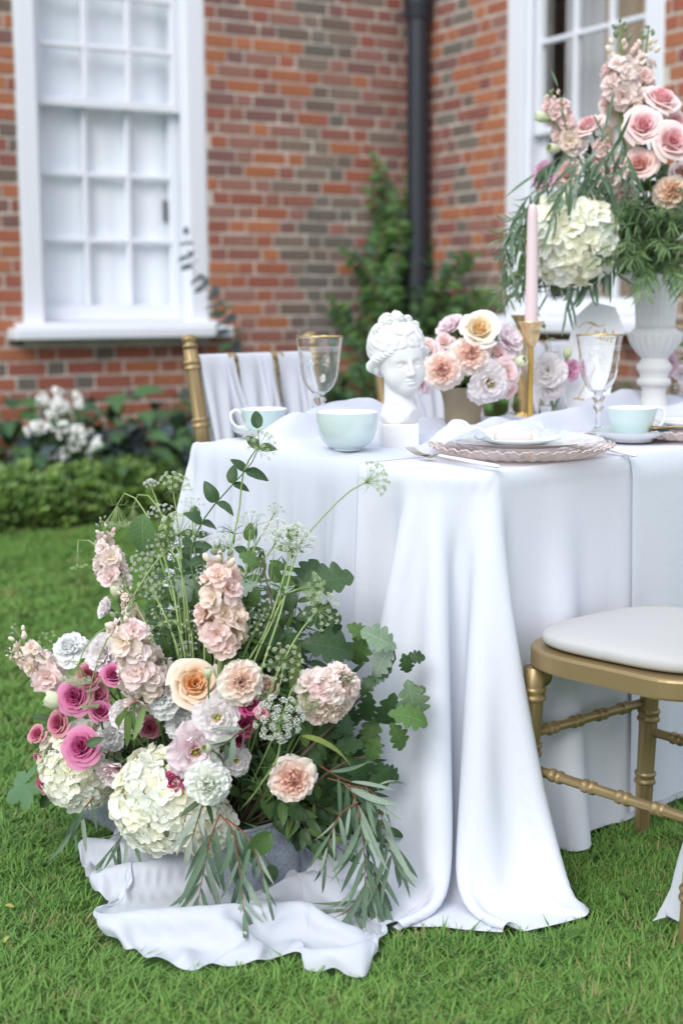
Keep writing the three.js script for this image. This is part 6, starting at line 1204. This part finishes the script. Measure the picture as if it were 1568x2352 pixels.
// ---------------------------------------------------------------- planting along the walls
{
  // clipped box hedge: many small leaves on an uneven body
  const front = onY(0, 1232, 0).sub(P0).dot(nA), leaf = moved(leafGeo(wOvate, .34, { nx: 2, ny: 4, bend: .5, fold: .3 }), 0, 0, 0);
  const hedge = (label, t0, t1, off, w, h, seed, n) => {
    const rg = rng(seed), o = P0.clone().addScaledVector(wA, (t0 + t1) / 2).addScaledVector(nA, front - off - w / 2), g = thing('box_hedge', label, 'hedge', 'box hedge plants edging the bed', V(o.x, 0, o.z)); g.rotation.y = 30 * DEG;
    const L = t1 - t0, hh = (x, s) => h * (1 + .16 * noise.noise(x * 5 + seed, s * 3, 1)), body = gridGeo(40, 16, (u, v) => { const a = v * Math.PI, x = (u - .5) * L * .94, c = Math.cos(a), r = .80 + .12 * noise.noise(x * 9, v * 5, seed); return V(x, Math.max(.0, Math.sin(a) * hh(x, c) * r), Math.sign(c) * Math.pow(Math.abs(c), .7) * w / 2 * r); });
    mesh('branches', body, std(new THREE.Color().setRGB(.10, .08, .05), 1), g);
    const im = new THREE.InstancedMesh(leaf, phys(0xffffff, .45, { transmission: .2, thickness: 0 }), n), M = new THREE.Matrix4(), c = new THREE.Color(); im.name = 'foliage'; im.userData.kind = 'stuff';
    for (let i = 0; i < n; i++) {
      const x = (rg() - .5) * L, a = rg() * Math.PI, k = Math.cos(a), cl = noise.noise(x * 11, a * 5, seed + 3), r = .84 + .22 * cl + .14 * rg(), p = V(x, Math.sin(a) * hh(x, k) * r + .01, Math.sign(k) * Math.pow(Math.abs(k), .7) * w / 2 * r), d = V((rg() - .5) * 1.6, Math.sin(a) + .5, k + (rg() - .5)).normalize();
      M.compose(p, quatFrame(d, V(rg() - .5, .7, .6)), V(1, 1, 1).multiplyScalar(lerp(.020, .042, rg()))); im.setMatrixAt(i, M);
      const q = rg(), lime = smooth(-.1, .5, cl) * .6 + .4 * q; c.setRGB(lerp(.08, .27, lime), lerp(.17, .42, lime), lerp(.04, .08, lime)); im.setColorAt(i, c);
    }
    g.add(im);
  };
  hedge('low clipped box hedge edging the bed under the white sash window', -1.95, -.72, .0, .44, .27, 1, 9000);
  hedge('low box hedge running behind the flower-draped table', -.74, .62, .03, .42, .27, 2, 8000);
  // leafy perennials: a mound of leaves on stems
  const mound = (name, label, cat, grp, pos, n, len, h, spread, kind, mats, seed, stem = LM.mid) => {
    const rg = rng(seed), g = thing(name, label, cat, grp, pos), st = [];
    for (let i = 0; i < n; i++) { const a = rg() * 6.28, r = spread * Math.sqrt(rg()), y = h * (.25 + .75 * rg()) * (1 - .35 * (r / spread) ** 2), p = V(Math.cos(a) * r, y, Math.sin(a) * r); st.push(tube([V(p.x * .2, 0, p.z * .2), V(p.x * .6, y * .7, p.z * .6), p], .003, .002, 4, 4)); leafMesh(g, kind, mats[(rg() * mats.length) | 0], p, V(Math.cos(a) + (rg() - .5), .1 + (rg() - .5) * .8, Math.sin(a) + (rg() - .5)), V((rg() - .5) * .6, 1, .6 * rg()), lerp(len[0], len[1], rg()), rg); }
    mesh('stems', merged(st), stem, g); return g;
  };
  const bed = (u, d) => { const p = at(u, 900, d); return V(p.x, .02, p.z); }, BIG = [leafMat(.06, .14, .055, .5), leafMat(.08, .17, .06, .5), leafMat(.05, .115, .05, .5)], BLUE = [leafMat(.075, .11, .12, .6), leafMat(.10, .14, .14, .6), leafMat(.05, .08, .085, .6)];
  mound('broadleaf_plant', 'broad-leaved green plant beside the white flowers under the window', 'plant', 'leafy plants in the bed', bed(30, 7.1), 130, [.10, .18], .62, .32, 'ovate', BIG, 1);
  mound('broadleaf_plant', 'broad green leaves beyond the white flowers', 'plant', 'leafy plants in the bed', bed(275, 7.25), 140, [.11, .19], .60, .34, 'ovate', BIG, 2);
  mound('grey_leaf_plant', 'blue-grey leafy plant under the white flowers', 'plant', 'leafy plants in the bed', bed(150, 7.12), 90, [.09, .16], .46, .26, 'ovate', BLUE, 3);
  mound('grey_leaf_plant', 'blue-grey leafy plant next to the chair post', 'plant', 'leafy plants in the bed', bed(375, 7.35), 120, [.08, .15], .58, .28, 'ovate', BLUE, 4);
  mound('broadleaf_plant', 'dark leafy plant behind the draped chair back', 'plant', 'leafy plants in the bed', bed(520, 7.5), 130, [.08, .14], .68, .32, 'ovate', BIG, 5);
  mound('broadleaf_plant', 'tall dark shrub behind the goblet', 'shrub', 'leafy plants in the bed', bed(770, 7.6), 170, [.06, .11], .86, .36, 'ovate', [...BIG, LM.dark2], 6);
  mound('broadleaf_plant', 'tall dark shrub behind the plaster bust', 'shrub', 'leafy plants in the bed', bed(880, 7.9), 170, [.06, .11], .92, .36, 'ovate', [...BIG, LM.dark2], 7);
  mound('broadleaf_plant', 'fresh green leafy shrub at the foot of the drainpipe', 'shrub', 'leafy plants in the bed', bed(1020, 7.9), 190, [.09, .16], 1.05, .36, 'ovate', [leafMat(.10, .22, .06, .5), leafMat(.13, .26, .08, .5), BIG[1]], 8);
  mound('broadleaf_plant', 'fresh green shrub below the further window', 'shrub', 'leafy plants in the bed', bed(1110, 7.5), 120, [.09, .15], .92, .30, 'ovate', [leafMat(.10, .22, .06, .5), leafMat(.13, .26, .08, .5), BIG[0]], 9);
  mound('broadleaf_plant', 'leafy plant behind the candle and bud vase', 'shrub', 'leafy plants in the bed', bed(1330, 6.9), 110, [.08, .14], .82, .30, 'ovate', [BIG[0], BIG[1], leafMat(.10, .22, .06, .5)], 10);
  mound('broadleaf_plant', 'russet-tinged shrub behind the urn', 'shrub', 'leafy plants in the bed', bed(1555, 6.5), 100, [.06, .1], .82, .28, 'ovate', [BIG[0], leafMat(.16, .09, .045, .5), BIG[2]], 11);
  mound('broadleaf_plant', 'bushy green shrub against the wall beside the tall dark one', 'shrub', 'leafy plants in the bed', bed(700, 7.75), 150, [.07, .12], .80, .34, 'ovate', [...BIG, leafMat(.10, .22, .06, .5)], 12);
  mound('broadleaf_plant', 'tall bushy shrub against the wall before the drainpipe', 'shrub', 'leafy plants in the bed', bed(935, 8.05), 220, [.06, .11], 1.32, .34, 'ovate', [...BIG, leafMat(.09, .19, .05, .5)], 13);
  // white-flowered plant: rounded heads of small four-petalled flowers
  {
    const g = thing('white_phlox', 'white-flowered plant with rounded flower heads beneath the sash window', 'plant', null, bed(150, 7.0)), rg = rng(33), wm = petalMat(0xf4f5f2, .2);
    for (const [u, v, r] of [[85, 985, 24], [72, 990, 16], [112, 985, 16], [125, 955, 26], [100, 925, 22], [130, 935, 24], [150, 940, 18], [145, 985, 20], [160, 1000, 30], [190, 1005, 28], [172, 1025, 24], [208, 1035, 18], [225, 1022, 18], [140, 1045, 22], [180, 930, 14], [176, 915, 14], [130, 905, 16], [60, 1045, 10], [110, 1050, 12]]) {
      const p = at(u, v, 6.84 + rg() * .1).sub(g.position), h = new THREE.Group(); h.name = 'flower_head'; h.position.copy(p); g.add(h); const n = Math.round(r * .6);
      for (let i = 0; i < n; i++) { const d = V(rg() - .5, rg() - .3, rg() - .2).normalize(), m = mesh('flower', FLORETS[i % 4], wm, h); m.position.copy(d).multiplyScalar(r / 3300 * 7 * (.5 + .5 * rg())); m.quaternion.copy(quatY(d.add(V(0, 0, .5)), rg() * 6)); m.scale.setScalar(.0125); }
      mesh('stem', tube([V(0, 0, 0), p.clone().negate().multiplyScalar(.4).add(V(.02, 0, 0)), p.clone().negate()], .003, .004, 6, 4), LM.mid, h);
    }
    for (let i = 0; i < 40; i++) { const p = V((rg() - .5) * .36, .1 + rg() * .42, (rg() - .5) * .2); leafMesh(g, 'ruscus', BIG[i % 3], p, V(rg() - .5, .3, rg() - .3), V(0, 1, .5), .05 + .04 * rg(), rg); }
  }
  // climbing rose on the wall by the pipe
  {
    const canes = [[[930, 760], [915, 640], [900, 520], [880, 420], [862, 370]], [[900, 760], [870, 690], [840, 620], [800, 585]], [[960, 760], [960, 600], [950, 480], [945, 400]], [[880, 780], [850, 720], [860, 600], [880, 520], [850, 450]], [[990, 770], [1010, 690], [1050, 610], [1085, 590]], [[930, 770], [960, 660], [985, 560], [1000, 500]], [[860, 790], [800, 740], [770, 700]], [[1000, 780], [1060, 720], [1100, 680], [1130, 690]], [[905, 780], [895, 650], [920, 560], [905, 470]]];
    canes.forEach((c, i) => { const w = c.map(([u, v], k) => { const p = onPlane(u, v, P0.clone().addScaledVector(nA, .10 + .05 * (i % 3)), nA); if (u > 1000) { const q = onPlane(u, v, K.clone().addScaledVector(nB, .12), nB); return q; } return p; }); makeBranch('climbing_rose', 'leafy climbing rose cane on the brick wall beside the drainpipe', 'climbing rose', 'rose canes by the drainpipe', w, { kind: 'ovate', len: [.06, .105], step: .030, mats: [leafMat(.075, .17, .045, .5), leafMat(.11, .22, .055, .5), leafMat(.055, .12, .05, .5)], from: .05, seed: 900 + i, droop: .2, r: .006, stem: std(new THREE.Color().setRGB(.16, .10, .06), .8), spread: 1.0, faceCam: .6 }); });
  }
  // thin sprig in front of the window frame
  makeBranch('rose_shoot', 'thin dark shoot rising in front of the window frame', 'shoot', null, [[505, 830], [490, 690], [455, 640], [432, 590], [428, 540]].map(([u, v]) => at(u, v, 6.9)), { kind: 'ovate', len: [.04, .07], step: .055, mats: BLUE, from: .3, seed: 950, r: .003 });
  makeBranch('rose_shoot', 'leafy shoot beside the window sill', 'shoot', null, [[560, 880], [530, 780], [515, 720], [500, 680]].map(([u, v]) => at(u, v, 7.1)), { kind: 'ovate', len: [.06, .09], step: .05, mats: [BLUE[0], BIG[0], BIG[2]], from: .2, seed: 951, r: .004 });
}
// a few fallen leaves on the lawn
for (const [u, v, a, l] of [[12, 2078, .6, .022], [20, 2150, 1.8, .018]]) {
  const p = onY(u, v, .022), g = thing('fallen_leaf', 'small yellow fallen leaf lying on the lawn', 'leaf', 'fallen leaves on the lawn', p); leafMesh(g, 'ruscus', leafMat(.42, .38, .10, .8), V(0, 0, 0), V(Math.cos(a), .15, Math.sin(a)), V(0, 1, .2), l);
}

// ---------------------------------------------------------------- grass, left out where cloth lies on the ground
const under = new Set(), cellKey = (x, z) => Math.round(x / .02) * 10007 + Math.round(z / .02);
for (const name of ['tablecloth', 'chiffon_runner', 'table_overlay']) { const p = scene.getObjectByName(name).geometry.attributes.position; for (let i = 0; i < p.count; i++) if (p.getY(i) < .06) under.add(cellKey(p.getX(i), p.getZ(i))); }
const covered = (x, z) => under.has(cellKey(x, z));
{ // mown grass: tufts of blades
  const blade = (h, w, lean, az, x, z, curl) => {
    const p = [], idx = [], cx = Math.cos(az), sz = Math.sin(az);
    const pt = (t, s) => { const d = lean * t + curl * t * t, ww = w * (1 - t * t * 0.95) * s; p.push(x + cx * d * h - sz * ww, h * t * (1 - 0.25 * lean * t), z + sz * d * h + cx * ww); };
    pt(0, -1); pt(0, 1); pt(0.5, -1); pt(0.5, 1); pt(1, 0);
    idx.push(0, 1, 3, 0, 3, 2, 2, 3, 4); const g = new THREE.BufferGeometry();
    g.setAttribute('position', new THREE.Float32BufferAttribute(p, 3)); g.setAttribute('uv', new THREE.Float32BufferAttribute([0, 0, 1, 0, 0, .5, 1, .5, .5, 1], 2)); g.setIndex(idx); g.computeVertexNormals(); return g;
  };
  const rg = rng(77);
  const tuft = (n, spread, hmin, hmax) => { const l = []; for (let i = 0; i < n; i++) l.push(blade(lerp(hmin, hmax, rg() ** 1.4), lerp(0.0009, 0.0019, rg()), lerp(0.1, 1.1, rg()), rg() * 6.28, (rg() - .5) * spread, (rg() - .5) * spread, lerp(0, 0.5, rg()))); return mergeGeometries(l); };
  const gm = phys(0xffffff, 0.55, { transmission: 0.25, thickness: 0, specularIntensity: 0.5 });
  const tables = [], zone = (d0, d1, dens, s) => {
    const area = (d1 - d0) * (0.56 * (d0 + d1) / 2 + 1.0), n = area * dens | 0;
    for (let i = 0; i < n; i++) {
      const d = lerp(d0, d1, rg()), w = 0.56 * d + 1.0, x = (rg() - .5) * w;
      if (inPoly(x, -d, POOL) || covered(x, -d)) continue;
      const l = V(x, 0, -d).sub(CORNER), ll = l.dot(LDIR), ss = l.dot(SDIR);
      if (ll > -0.02 && ss > 0.05 && ss < TS && ll < TL) continue;
      if (ll > -0.32 && ll < 0.02 && ss > 0.12 && ss < TS - .02) continue;
      if (V(x, 0, -d).sub(P0).dot(nA) < onY(0, 1232, 0).sub(P0).dot(nA)) continue;
      tables.push([x, d, s * lerp(0.75, 1.2, rg()), rg() * 6.28, rg(), rg()]);
    }
  };
  zone(1.35, 2.2, 7500, 1.0); zone(2.2, 3.2, 5500, 1.0); zone(3.2, 4.6, 3000, 1.1); zone(4.6, 7.2, 1700, 1.25);
  const kinds = [tuft(16, 0.03, 0.014, 0.032), tuft(16, 0.035, 0.012, 0.028), tuft(12, 0.03, 0.016, 0.042)];
  const lists = [[], [], []]; for (const t of tables) lists[t[4] < 0.45 ? 0 : t[4] < 0.85 ? 1 : 2].push(t);
  const M = new THREE.Matrix4(), c = new THREE.Color();
  kinds.forEach((g, k) => {
    const im = new THREE.InstancedMesh(g, gm, lists[k].length); im.name = numbered('grass');
    lists[k].forEach((t, i) => {
      M.compose(V(t[0], 0.0, -t[1]), new THREE.Quaternion().setFromAxisAngle(UP, t[3]), V(t[2], t[2] * (0.9 + 0.25 * noise.noise(t[0] * 3, t[1] * 3, 4)), t[2])); im.setMatrixAt(i, M);
      const p = noise.noise(t[0] * 2.3, t[1] * 2.3, 9) * 0.5 + 0.5, q = t[5];
      c.setRGB(0.108 + 0.085 * p + 0.055 * q, 0.262 + 0.09 * p + 0.07 * q, 0.046 + 0.03 * p + 0.02 * q);
      if (q > 0.93) c.setRGB(0.30 + 0.06 * p, 0.31, 0.12); else if (q < 0.06) c.setRGB(0.05, 0.14, 0.03);
      im.setColorAt(i, c);
    });
    im.castShadow = im.receiveShadow = true; scene.add(im);
    tag(im, ['short mown lawn grass blades of the main sward', 'finer low grass blades between the lawn tufts', 'taller loose grass blades scattered in the lawn'][k], 'grass', null, 'stuff');
  });
}

scene.traverse(o => { if (o.isMesh) o.castShadow = o.receiveShadow = true; });
renderer.render(scene, camera);
